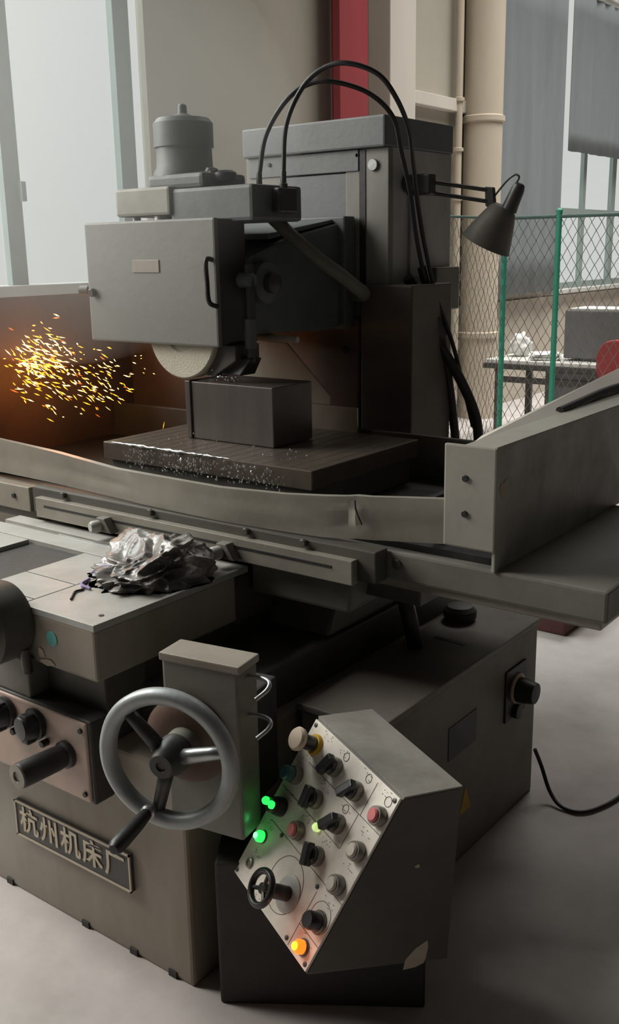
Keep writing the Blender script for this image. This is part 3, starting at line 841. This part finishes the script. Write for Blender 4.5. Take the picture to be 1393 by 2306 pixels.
# hydraulic hoses arching to the column
lab(tube('hydraulic_hose', [(-0.515, 0.91, 1.700), (-0.505, 0.93, 1.80), (-0.46, 0.955, 1.88), (-0.41, 0.985, 1.922), (-0.345, 1.01, 1.928), (-0.275, 1.08, 1.90), (-0.25, 1.16, 1.845), (-0.262, 1.22, 1.765), (-0.275, 1.29, 1.66), (-0.29, 1.35, 1.54), (-0.29, 1.41, 1.40), (-0.27, 1.47, 1.22), (-0.25, 1.55, 0.90)], 0.0066, 'black', G, 10), 'outer looping black hydraulic hose')
lab(tube('hydraulic_hose', [(-0.432, 0.91, 1.700), (-0.435, 0.93, 1.82), (-0.40, 0.955, 1.91), (-0.345, 0.975, 1.955), (-0.28, 0.99, 1.962), (-0.215, 1.03, 1.935), (-0.19, 1.08, 1.88), (-0.20, 1.16, 1.81), (-0.235, 1.24, 1.73), (-0.265, 1.32, 1.62), (-0.275, 1.38, 1.50), (-0.27, 1.44, 1.36), (-0.24, 1.50, 1.20), (-0.20, 1.56, 0.95)], 0.0066, 'black', G, 10), 'higher looping black hydraulic hose')
tube('drain_hose', [(-0.325, 1.36, 1.42), (-0.30, 1.42, 1.33), (-0.27, 1.46, 1.22), (-0.225, 1.52, 1.10), (-0.19, 1.56, 0.98), (-0.18, 1.57, 0.86)], 0.016, 'black', G, 12)
tube('drain_hose', [(-0.30, 1.40, 1.45), (-0.285, 1.44, 1.33), (-0.265, 1.47, 1.22), (-0.26, 1.52, 1.05), (-0.25, 1.55, 0.86)], 0.014, 'black', G, 12)
tube('cable_wrap', [(-0.31, 1.37, 1.38), (-0.29, 1.43, 1.31), (-0.275, 1.47, 1.24)], 0.026, 'iron', G, 12)
cyl('side_conduit', (-0.335, 1.56, 0.86), (-0.335, 1.56, 1.22), 0.012, 'columnside_lifted', G, 12)
# coolant hose and nozzle
tube('coolant_hose', [(-0.60, 0.96, 1.60), (-0.565, 0.97, 1.622), (-0.525, 0.98, 1.59), (-0.475, 1.0, 1.54), (-0.425, 1.05, 1.48), (-0.385, 1.10, 1.435), (-0.375, 1.16, 1.40), (-0.40, 1.24, 1.375), (-0.48, 1.29, 1.37)], 0.019, 'hose', G, 14)
nz = tube('coolant_pipe', [(-0.47, 0.80, 1.47), (-0.466, 0.80, 1.40), (-0.468, 0.80, 1.30), (-0.468, 0.80, 1.245), (-0.47, 0.80, 1.215)], 0.013, 'iron', G, 12)
cyl('pipe_collar', (-0.469, 0.80, 1.25), (-0.469, 0.80, 1.33), 0.016, 'head', nz, 14)
hexa('coolant_nozzle', [(-0.56, 0.78, 1.178), (-0.49, 0.775, 1.178), (-0.49, 0.84, 1.178), (-0.56, 0.84, 1.178), (-0.50, 0.785, 1.225), (-0.455, 0.78, 1.225), (-0.455, 0.83, 1.225), (-0.50, 0.83, 1.225)], 'iron', nz, 0.004)
cyl('pipe_bracket', (-0.50, 0.80, 1.43), (-0.455, 0.80, 1.43), 0.02, 'head', nz, 14)
# hose under the table
tube('suction_hose', [(0.03, 0.78, 0.74), (0.045, 0.76, 0.66), (0.06, 0.76, 0.60), (0.065, 0.78, 0.52)], 0.02, 'black', G, 12)

# ================================================================== WORKPIECE
wp = thing('steel_block', 'rectangular steel block being ground on the magnetic chuck', 'workpiece', (-0.51, 0.83, 0.9978))
box('block_body', -0.664, -0.356, 0.748, 0.918, 0.9985, 1.158, 'block', wp, 0.003)
box('end_rib', -0.667, -0.648, 0.743, 0.923, 0.9985, 1.160, 'block', wp, 0.003)

# ================================================================== WORK LAMP
LP = thing('work_lamp', 'grey bell-shaped work lamp on a double arm from the column', 'lamp', (-0.36, 1.41, 1.70))
lathe('swivel_base', [(0.026, 0), (0.026, 0.03), (0.018, 0.04), (0, 0.04)], (-0.355, 1.40, 1.69), (1, 0, 0), 'iron', LP, 20)
cyl('arm_rod', (-0.335, 1.40, 1.702), (-0.132, 1.50, 1.664), 0.0062, 'iron', LP, 10)
cyl('arm_rod', (-0.335, 1.40, 1.672), (-0.130, 1.50, 1.632), 0.0062, 'iron', LP, 10)
hexa('arm_bracket', [(-0.142, 1.492, 1.622), (-0.108, 1.492, 1.592), (-0.108, 1.508, 1.592), (-0.142, 1.508, 1.622), (-0.145, 1.492, 1.675), (-0.118, 1.492, 1.672), (-0.118, 1.508, 1.672), (-0.145, 1.508, 1.675)], 'iron', LP, 0.003)
box('arm_clamp', -0.35, -0.27, 1.39, 1.43, 1.655, 1.715, 'iron', LP, 0.006, Matrix.Translation((0, 0, 0)))
ax = Vector((-0.46, -0.05, -0.88)).normalized()
shade_top = Vector((-0.085, 1.50, 1.612))
shd = lathe('lamp_shade', [(0.0, -0.006), (0.030, -0.004), (0.040, 0.006), (0.050, 0.030), (0.063, 0.068), (0.074, 0.105), (0.078, 0.113), (0.075, 0.113), (0.061, 0.068), (0.046, 0.03), (0.034, 0.008), (0.0, 0.004)], shade_top, ax, 'mid', LP, 40, cap=False)
lathe('bulb', [(0.012, 0.0), (0.014, 0.02), (0.026, 0.05), (0.028, 0.065), (0.02, 0.08), (0, 0.086)], shade_top + ax * 0.01, ax, 'paper', shd, 20)
ax2 = Vector((0.42, 0, 0.9)).normalized()
sk = lathe('lamp_socket', [(0.024, 0), (0.022, 0.02), (0.020, 0.06), (0.016, 0.075), (0.01, 0.08), (0, 0.08)], shade_top + Vector((0.016, 0, -0.006)), ax2, 'iron', LP, 20)
tube('lamp_wire', [(-0.052, 1.5, 1.675), (-0.040, 1.5, 1.695), (-0.052, 1.5, 1.703), (-0.075, 1.5, 1.69), (-0.10, 1.5, 1.665), (-0.118, 1.5, 1.645)], 0.0032, 'iron', LP, 8)

# ================================================================== HYDRAULIC TANK
TK = thing('hydraulic_tank', 'dark grey floor tank with a rotary switch and yellow sticker behind the control box', 'tank', (0.12, 0.76, 0))
tkb = box('tank_body', 0.02, 0.23, 0.36, 1.15, 0.0, 0.505, 'tank', TK, 0.006)
box('tank_lid', 0.012, 0.236, 0.352, 1.158, 0.505, 0.522, 'tank', TK, 0.004)
box('lid_slot', 0.07, 0.16, 0.86, 0.875, 0.5215, 0.523, 'black', TK, 0)
lathe('filler_cap', [(0.04, 0), (0.045, 0.01), (0.045, 0.03), (0.035, 0.04), (0, 0.045)], (0.06, 1.02, 0.522), (0, 0, 1), 'dark', TK, 24)
box('rating_plate', 0.2295, 0.232, 0.66, 0.80, 0.305, 0.392, 'plate_black', TK, 0.001)
sp = box('switch_plate', 0.229, 0.236, 0.955, 1.075, 0.285, 0.43, 'black', TK, 0.003)
lathe('switch_ring', [(0.042, 0), (0.042, 0.004), (0.036, 0.006), (0.0, 0.006)], (0.236, 1.02, 0.365), (1, 0, 0), 'pink', sp, 28)
lathe('switch_knob', [(0.034, 0), (0.034, 0.02), (0.028, 0.05), (0, 0.052)], (0.240, 1.02, 0.362), (1, 0, 0), 'black', sp, 20)
lathe('switch_button', [(0.02, 0), (0.02, 0.012), (0.0, 0.014)], (0.236, 1.015, 0.30), (1, 0, 0), 'black', sp, 20)
prism('warning_sticker', [(0.722, 0.128), (0.782, 0.128), (0.752, 0.196)], 0.2302, 0.2312, 'x', 'yellow', TK, 0)
pc = tube('power_cable', [(0.245, 1.13, 0.140), (0.262, 1.14, 0.09), (0.30, 1.12, 0.03), (0.345, 1.10, 0.008), (0.40, 1.11, 0.007), (0.44, 1.19, 0.007), (0.47, 1.32, 0.007), (0.55, 1.55, 0.007), (0.8, 1.9, 0.007)], 0.0055, 'black', None, 8)
tag(pc, 'thin dark power cable curving over the floor from the tank', 'cable')

# ================================================================== CONTROL BOX
U = Vector((0.9061, -0.4172, -0.0699)).normalized()
V = Vector((-0.2736, -0.4519, -0.8491))
V = (V - U * V.dot(U)).normalized()
NI = U.cross(V).normalized()
NO = -NI
P0 = Vector((0.1983, 0.1824, 0.6072))
LU, LV = 0.309, 0.351
Wd = Vector((0.0485, 0.1185, -0.018))
PB = thing('control_box', 'tilted machine control box with cream panel of knobs and glowing lamps', 'control box', (0.30, 0.10, 0))
def pw(u, v, h=0.0):
    return P0 + U * u + V * v + NO * h
k0, k1, k2, k3 = pw(0, 0, -0.004), pw(LU, 0, -0.004), pw(LU, LV, -0.004), pw(0, LV, -0.004)
dn = Vector((0, 0, -0.385))
b0, b1 = k0 + Wd, k1 + Wd
c0_, c1_ = b0 + dn, b1 + dn
sn_ = (b1 - k1).cross(k2 - k1).normalized()          # keep both side faces flat
c0_ = c0_ - U * ((c0_ - k0).dot(sn_) / U.dot(sn_))
c1_ = c1_ - U * ((c1_ - k1).dot(sn_) / U.dot(sn_))
# body: top face k0 k1 b1 b0 ; bottom face k3 k2 c1 c0
bm = bmesh.new()
vv = [bm.verts.new(p) for p in (k0, k1, b1, b0, k3, k2, c1_, c0_)]
for f in ((0, 1, 2, 3), (4, 7, 6, 5), (0, 4, 5, 1), (1, 5, 6, 2), (2, 6, 7, 3), (3, 7, 4, 0)):
    bm.faces.new([vv[i] for i in f])
bmesh.ops.recalc_face_normals(bm, faces=bm.faces)
bevel(bm, 0.003)
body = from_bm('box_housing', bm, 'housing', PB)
lab(body, 'dark housing of the control box, side shade put into its colour')
off = (b0 - k0).cross(k1 - k0).normalized()
if off.z < 0:
    off = -off
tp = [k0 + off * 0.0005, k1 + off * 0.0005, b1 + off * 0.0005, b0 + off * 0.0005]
lab(hexa('top_plate', tp + [q + off * 0.003 for q in tp], 'boxtop_lit', PB, 0), 'worn grey top plate with the lit tone put into its colour')
# pedestal under the box
TP = Matrix.Translation((0.075, 0.0, 0)) @ Matrix.Rotation(R(34), 4, 'Z')
box('pedestal', 0.0, 0.42, 0.0, 0.13, 0.0, 0.33, 'blackpaint', PB, 0.006, TP)
def pbox(name, u0, u1, v0, v1, h0, h1, mat, parent, bev=0.001):
    T = Matrix(((U.x, V.x, NO.x, P0.x), (U.y, V.y, NO.y, P0.y), (U.z, V.z, NO.z, P0.z), (0, 0, 0, 1)))
    return box(name, u0, u1, v0, v1, h0, h1, mat, parent, bev, T)
pnl = pbox('panel_plate', 0.003, LU - 0.003, 0.003, LV - 0.003, -0.004, 0.0015, 'panel', PB)
lab(pnl, 'cream control panel plate')
for u, v in ((0.012, 0.012), (LU - 0.012, 0.012), (0.012, LV - 0.012), (LU - 0.012, LV - 0.012), (0.232, 0.228), (0.08, 0.219), (0.226, 0.338)):
    lathe('panel_screw', [(0.0045, 0), (0.0045, 0.0015), (0.003, 0.002), (0, 0.002)], pw(u, v, 0.0015), NO, 'iron', pnl, 10)
for a in ((0.045, 0.0765, 0.309 - 0.004, 0.0765), (0.01, 0.148, 0.235, 0.148), (0.03, 0.214, 0.305, 0.214), (0.235, 0.0765, 0.235, 0.148), (0.24, 0.01, 0.24, 0.0765), (0.237, 0.235, 0.237, 0.345), (0.237, 0.30, 0.305, 0.30)):
    u0, v0, u1, v1 = a
    if v0 == v1:
        pbox('panel_line', u0, u1, v0 - 0.0006, v0 + 0.0006, 0.0014, 0.0019, 'ink', pnl, 0)
    else:
        pbox('panel_line', u0 - 0.0006, u0 + 0.0006, v0, v1, 0.0014, 0.0019, 'ink', pnl, 0)
# fine print: short dashes and small dial rings
random.seed(12)
bm = bmesh.new()
T = Matrix(((U.x, V.x, NO.x, P0.x), (U.y, V.y, NO.y, P0.y), (U.z, V.z, NO.z, P0.z), (0, 0, 0, 1)))
for (cu_, cv_) in ((0.125, 0.012), (0.205, 0.012), (0.275, 0.012), (0.04, 0.075), (0.12, 0.085), (0.20, 0.085), (0.275, 0.092), (0.04, 0.152), (0.12, 0.155), (0.195, 0.158), (0.275, 0.158), (0.035, 0.222), (0.04, 0.285), (0.275, 0.232), (0.06, 0.012), (0.275, 0.308), (0.10, 0.335)):
    for k in range(7):
        du, dv = random.uniform(-0.016, 0.016), random.choice((-0.006, -0.002, 0.002, 0.006))
        l = random.uniform(0.0015, 0.005)
        bm_box(bm, cu_ + du, cu_ + du + l, cv_ + dv, cv_ + dv + 0.0012, 0.0014, 0.0018, T)
fpn = from_bm('fine_print', bm, 'ink', pnl)
fpn['kind'] = 'stuff'
for u, v, rr in ((0.135, 0.016, 0.008), (0.215, 0.016, 0.008), (0.285, 0.022, 0.009), (0.20, 0.088, 0.008)):
    torus('dial_mark', pw(u, v, 0.0016), NO, rr, circ(0.0007, 6), 'ink', pnl, 24)
torus('dial_mark', pw(0.155, 0.277, 0.0016), NO, 0.052, circ(0.0007, 6), 'ink', pnl, 40)
torus('dial_mark', pw(0.275, 0.262, 0.0016), NO, 0.028, circ(0.0006, 6), 'ink', pnl, 32)
def bezel(u, v, r=0.0165, h=0.010, mat='bezel'):
    return lathe('button_bezel', [(r, 0), (r, h * 0.6), (r * 0.9, h), (r * 0.6, h)], pw(u, v, 0.0015), NO, mat, PB, 24)
def button(u, v, cap_, label, h=0.012, rcap=0.0125):
    b = bezel(u, v, 0.018, 0.016)
    c = lathe('button_cap', [(rcap, 0), (rcap, h), (rcap * 0.8, h + 0.003), (0, h + 0.003)], pw(u, v, 0.008), NO, cap_, b, 24)
    lab(c, label)
    return b
def selector(u, v, ang):
    b = bezel(u, v, 0.0185, 0.014)
    lathe('selector_skirt', [(0.0155, 0), (0.0155, 0.010), (0.013, 0.013), (0, 0.013)], pw(u, v, 0.012), NO, 'knobblack', b, 24)
    Tl = T @ Matrix.Translation((u, v, 0)) @ Matrix.Rotation(R(ang), 4, 'Z')
    box('selector_lever', -0.0085, 0.0085, -0.021, 0.021, 0.020, 0.036, 'knobblack', b, 0.003, Tl)
    return b
# mushroom stop
b = bezel(0.04, 0.042, 0.021, 0.008, 'yellow')
lathe('stop_stem', [(0.015, 0), (0.015, 0.035), (0, 0.035)], pw(0.04, 0.042, 0.006), NO, 'knobblack', b, 20)
lab(lathe('mushroom_head', [(0.014, 0), (0.0225, 0.003), (0.0235, 0.010), (0.020, 0.015), (0, 0.017)], pw(0.04, 0.042, 0.040), NO, 'estop', b, 28), 'faded cream mushroom push head')
selector(0.123, 0.045, 20)
selector(0.203, 0.050, 35)
button(0.285, 0.052, 'red_btn', 'faded red button cap')
b = button(0.036, 0.113, 'teal_btn', 'dark teal lamp cap', 0.026, 0.0145)
selector(0.119, 0.117, -10)
selector(0.203, 0.118, 35)
lathe('indicator_lamp', [(0.008, 0), (0.008, 0.008), (0.005, 0.012), (0, 0.013)], pw(0.160, 0.152, 0.0015), NO, 'yellow_on', PB, 16)
b = bezel(0.04, 0.181, 0.019, 0.018, 'knobblack')
lathe('lamp_body', [(0.0155, 0), (0.0155, 0.018), (0.013, 0.021), (0, 0.021)], pw(0.04, 0.181, 0.012), NO, 'knobblack', b, 20)
lab(lathe('green_lens', [(0.008, 0), (0.008, 0.008), (0.005, 0.012), (0, 0.012)], pw(0.030, 0.181, 0.031), NO, 'green_on', b, 16), 'glowing green lamp lens')
lathe('green_lens', [(0.008, 0), (0.008, 0.005), (0.005, 0.008), (0, 0.008)], pw(0.048, 0.179, 0.031), NO, 'green_on', b, 16)
button(0.118, 0.186, 'red_btn', 'faded red button cap')
button(0.281, 0.125, 'white_btn', 'ivory button cap')
selector(0.196, 0.190, -25)
button(0.277, 0.195, 'white_btn', 'ivory button cap')
b = bezel(0.034, 0.252, 0.013, 0.004)
g_ = lathe('green_lens', [(0.0115, 0), (0.0115, 0.010), (0.007, 0.016), (0, 0.017)], pw(0.034, 0.252, 0.004), NO, 'green_on', b, 20)
lathe('lens_core', [(0.006, 0), (0.006, 0.003), (0, 0.004)], pw(0.034, 0.252, 0.0195), NO, 'green_hot', b, 16)
lathe('key_lock', [(0.010, 0), (0.010, 0.004), (0.006, 0.005), (0.005, 0.003), (0, 0.003)], pw(0.037, 0.308, 0.0015), NO, 'bezel', PB, 20)
# jog wheel
jb = lathe('jog_disc', [(0.034, 0), (0.034, 0.002), (0.030, 0.003), (0, 0.003)], pw(0.175, 0.283, 0.0015), NO, 'pale', PB, 32)
lathe('jog_stem', [(0.014, 0), (0.014, 0.03), (0.010, 0.04), (0.010, 0.062), (0, 0.062)], pw(0.175, 0.283, 0.004), NO, 'knobblack', jb, 20)
torus('jog_ring', pw(0.175, 0.283, 0.066), NO, 0.030, circ(0.0065, 12), 'knobblack', jb, 40)
for a in (30, 150, 270):
    d = U * math.cos(R(a)) + V * math.sin(R(a))
    cyl('jog_spoke', pw(0.175, 0.283, 0.062) + d * 0.004, pw(0.175, 0.283, 0.066) + d * 0.028, 0.004, 'knobblack', jb, 8)
# speed knob
b = bezel(0.278, 0.268, 0.020, 0.006)
lathe('speed_knob', [(0.0165, 0), (0.0165, 0.022), (0.014, 0.026), (0, 0.026)], pw(0.278, 0.268, 0.005), NO, 'knobblack', b, 12)
# orange lamp
b = bezel(0.275, 0.322, 0.015, 0.005)
lab(lathe('orange_lens', [(0.0125, 0), (0.0125, 0.012), (0.008, 0.018), (0, 0.019)], pw(0.275, 0.322, 0.004), NO, 'orange_on', b, 20), 'glowing orange lamp lens')
lathe('lens_core', [(0.0075, 0), (0.007, 0.003), (0, 0.004)], pw(0.275, 0.322, 0.0215), NO, 'orange_hot', b, 16)
# paint worn off the side of the housing
sN = (b1 - k1).cross(k2 - k1).normalized()
if sN.dot(CAMLOC - k1) < 0:
    sN = -sN
def side_patch(pts):
    e1 = (b1 - k1).normalized()
    e2 = sN.cross(e1).normalized()
    if e2.z > 0:
        e2 = -e2
    bm = bmesh.new()
    A = [bm.verts.new(k1 + e1 * a + e2 * c + sN * 0.0003) for a, c in pts]
    B = [bm.verts.new(k1 + e1 * a + e2 * c + sN * 0.0010) for a, c in pts]
    bm.faces.new(A)
    bm.faces.new(B[::-1])
    for i in range(len(A)):
        bm.faces.new((A[i], A[(i + 1) % len(A)], B[(i + 1) % len(A)], B[i]))
    return from_bm('worn_patch', bm, 'chip', body)
side_patch([(0.077, 0.374), (0.078, 0.351), (0.097, 0.332), (0.122, 0.321), (0.127, 0.335), (0.127, 0.362), (0.124, 0.372), (0.105, 0.376)])
side_patch([(0.053, 0.146), (0.063, 0.143), (0.067, 0.151), (0.058, 0.151)])
def glow_lamp(name, loc, col, e, rad=0.012):
    l = bpy.data.lights.new(name, 'POINT')
    l.energy = e
    l.color = col
    l.shadow_soft_size = rad
    o = bpy.data.objects.new(name, l)
    COL.objects.link(o)
    o.location = loc
glow_lamp('orange_lamp_light', pw(0.275, 0.322, 0.05), (1.0, 0.2, 0.05), 0.035)
glow_lamp('green_lamp_light', pw(0.030, 0.225, 0.05), (0.1, 1.0, 0.25), 0.008)

# ================================================================== CRUMPLED PLASTIC BAG on the saddle
bgt = thing('rag_bag', 'crumpled dark translucent plastic bag lying on the machine saddle', 'bag', (-0.34, 0.25, 0.78))
bm = bmesh.new()
bmesh.ops.create_icosphere(bm, subdivisions=6, radius=1.0)
def ridge(p):
    return (1 - min(1.0, abs(noise.noise(p)) * 2.4)) ** 1.5
for v in bm.verts:
    c = v.co.copy()
    w = c + 0.35 * Vector((noise.noise(c * 1.5 + Vector((5, 0, 0))), noise.noise(c * 1.5 + Vector((0, 7, 0))), noise.noise(c * 1.5 + Vector((0, 0, 9)))))
    a = ridge(w * 1.15 + Vector((3.7, 1.2, 0))) * 0.34 + ridge(w * 2.4 + Vector((9.2, 4.0, 2.0))) * 0.20 + ridge(w * 5.2 + Vector((1.2, 8.0, 5.0))) * 0.07
    s = 0.66 + a
    p = Vector((c.x * s, c.y * s, max(c.z, -0.12) * s))
    peak = max(0.0, c.dot(Vector((-0.35, 0.45, 0.82)).normalized()) - 0.80) / 0.20
    p += Vector((-0.10, 0.45, 0.75)) * peak ** 1.5 * 0.85
    h = 0.080 * (0.85 + 0.35 * c.x)
    x = p.x * 0.130
    y = p.y * 0.128
    z = max(0.0, (p.z + 0.1)) * h
    rz = R(42)
    v.co = Vector((-0.335 + x * math.cos(rz) - y * math.sin(rz), 0.262 + x * math.sin(rz) + y * math.cos(rz), 0.781 + z))
from_bm('bag_film', bm, 'bag', bgt, smooth=True)
for k, pts in enumerate(([(-0.43, 0.16, 0.784), (-0.41, 0.12, 0.786), (-0.375, 0.115, 0.784)], [(-0.44, 0.175, 0.79), (-0.425, 0.19, 0.805), (-0.40, 0.20, 0.808)])):
    lab(tube('drawstring', pts, 0.0035, 'purple', bgt, 6), 'purple edge of the bag')
tube('drawstring', [(-0.42, 0.145, 0.783), (-0.405, 0.118, 0.783), (-0.388, 0.103, 0.783), (-0.390, 0.085, 0.783), (-0.372, 0.062, 0.783), (-0.358, 0.046, 0.783)], 0.0026, 'black', bgt, 6)

# ================================================================== SPARKS and COOLANT
def streak(bm, p, d, l, r, mi):
    d = d.normalized()
    u, v, w = frame_of(d)
    A = bm.verts.new(p - d * l / 2)
    B = bm.verts.new(p + d * l / 2)
    ring = [bm.verts.new(p + (u * math.cos(t) + v * math.sin(t)) * r) for t in (0, math.pi / 2, math.pi, 3 * math.pi / 2)]
    for k in range(4):
        bm.faces.new((A, ring[(k + 1) % 4], ring[k])).material_index = mi
        bm.faces.new((B, ring[k], ring[(k + 1) % 4])).material_index = mi
random.seed(77)
bm = bmesh.new()
for i in range(420):
    q = random.random()
    if q < 0.42:      # dense burst against the shield
        p = Vector((-1.33 + random.gauss(0, 0.03), 0.768 + random.gauss(0, 0.062), 1.178 + random.gauss(0, 0.048)))
        l, r = random.uniform(0.018, 0.044), random.uniform(0.0018, 0.0030)
    elif q < 0.96:    # spread behind it
        t = random.random()
        p = Vector((-1.34 + 0.10 * random.random(), 0.70 + 0.36 * t + random.gauss(0, 0.04), 1.145 - 0.07 * t + random.gauss(0, 0.085 - 0.03 * t)))
        l, r = random.uniform(0.014, 0.034), random.uniform(0.0014, 0.0026)
    else:             # stray ones on the way from the wheel
        t = random.random()
        p = Vector((-0.8 - 0.45 * t, 0.77 + random.gauss(0, 0.02), 1.175 + random.gauss(0, 0.03)))
        l, r = 0.010, 0.0013
    if p.x < -1.40 or p.z < 0.90:
        continue
    d = Vector((-1.0, random.gauss(0, 0.25), 0.30 + random.gauss(0, 0.22)))
    streak(bm, p, d, l, r, random.choices((0, 1, 2), (0.5, 0.38, 0.12))[0])
streak(bm, Vector((-0.735, 0.72, 1.03)), Vector((0.1, 0.0, 0.3)), 0.026, 0.0012, 1)
sp_ = from_bm('sparks', bm, ['spark_hot', 'spark_yellow', 'spark_red'])
tag(sp_, 'shower of orange and yellow grinding sparks at the left end', 'sparks', kind='stuff')
glow_lamp('spark_glow', (-1.24, 0.74, 1.16), (1.0, 0.30, 0.07), 1.1, 0.06)
random.seed(5)
bm = bmesh.new()
for i in range(330):
    x = random.uniform(-0.72, -0.18)
    t = (x + 0.72) / 0.54
    y = 0.575 - random.random() * 0.03
    z = 0.997 - 0.005 - random.random() ** 1.2 * 0.05
    if random.random() < 0.12:
        y, z = random.uniform(0.60, 0.72), 1.0 + random.random() * 0.02
    l = random.uniform(0.004, 0.011)
    streak(bm, Vector((x, y, z)), Vector((random.gauss(0, 0.2), random.gauss(0, 0.2), 1)), l, random.uniform(0.0014, 0.0028), 0)
for i in range(40):
    streak(bm, Vector((random.uniform(-0.60, -0.50), random.uniform(0.755, 0.80), 1.163 + random.random() ** 2 * 0.035)), Vector((random.gauss(0, 1), random.gauss(0, 1), random.gauss(0, 1))), random.uniform(0.004, 0.012), random.uniform(0.0015, 0.004), 0)
dr_ = from_bm('coolant_drops', bm, 'coolant')
tag(dr_, 'coolant droplets, whitened for their highlights, splashing off the chuck front edge', 'droplets', kind='stuff')
random.seed(9)
bm = bmesh.new()
pts = [Vector((-0.80 + 0.44 * i / 44, 0.579 + random.uniform(-0.0015, 0.0015), 0.9985 + random.uniform(-0.0008, 0.0008))) for i in range(45)]
bm_tube(bm, spline(pts, 3), lambda q: 0.0042 * (0.55 + 0.45 * math.sin(q * 40) * math.sin(q * 17)) * min(1, 8 * q, 3 * (1 - q)) + 0.0008, 10)
wf = from_bm('coolant_glint_line', bm, 'coolant_glint', None, smooth=True)
tag(wf, 'line of coolant along the chuck front edge, its glint put into pale metal', 'coolant', kind='stuff')

# ================================================================== HAZE: thin grinding smoke around the wheel head
hz = bpy.data.materials.new('smoke')
hz.use_nodes = True
nt = hz.node_tree
nt.nodes.clear()
o_ = nt.nodes.new('ShaderNodeOutputMaterial')
vsn = nt.nodes.new('ShaderNodeVolumeScatter')
vsn.inputs['Density'].default_value = 0.25
vsn.inputs['Anisotropy'].default_value = 0.5
vsn.inputs['Color'].default_value = (0.97, 0.96, 0.92, 1)
nt.links.new(vsn.outputs[0], o_.inputs['Volume'])
M['smoke'] = hz
bm = bmesh.new()
bmesh.ops.create_icosphere(bm, subdivisions=4, radius=1.0)
for v in bm.verts:
    v.co = Vector((-1.15 + v.co.x * 0.80, 0.72 + v.co.y * 0.62, 1.80 + v.co.z * 0.62))
hz_ = from_bm('grinding_smoke', bm, 'smoke')
tag(hz_, 'thin grey grinding smoke hanging around the wheel head', 'smoke', kind='stuff')
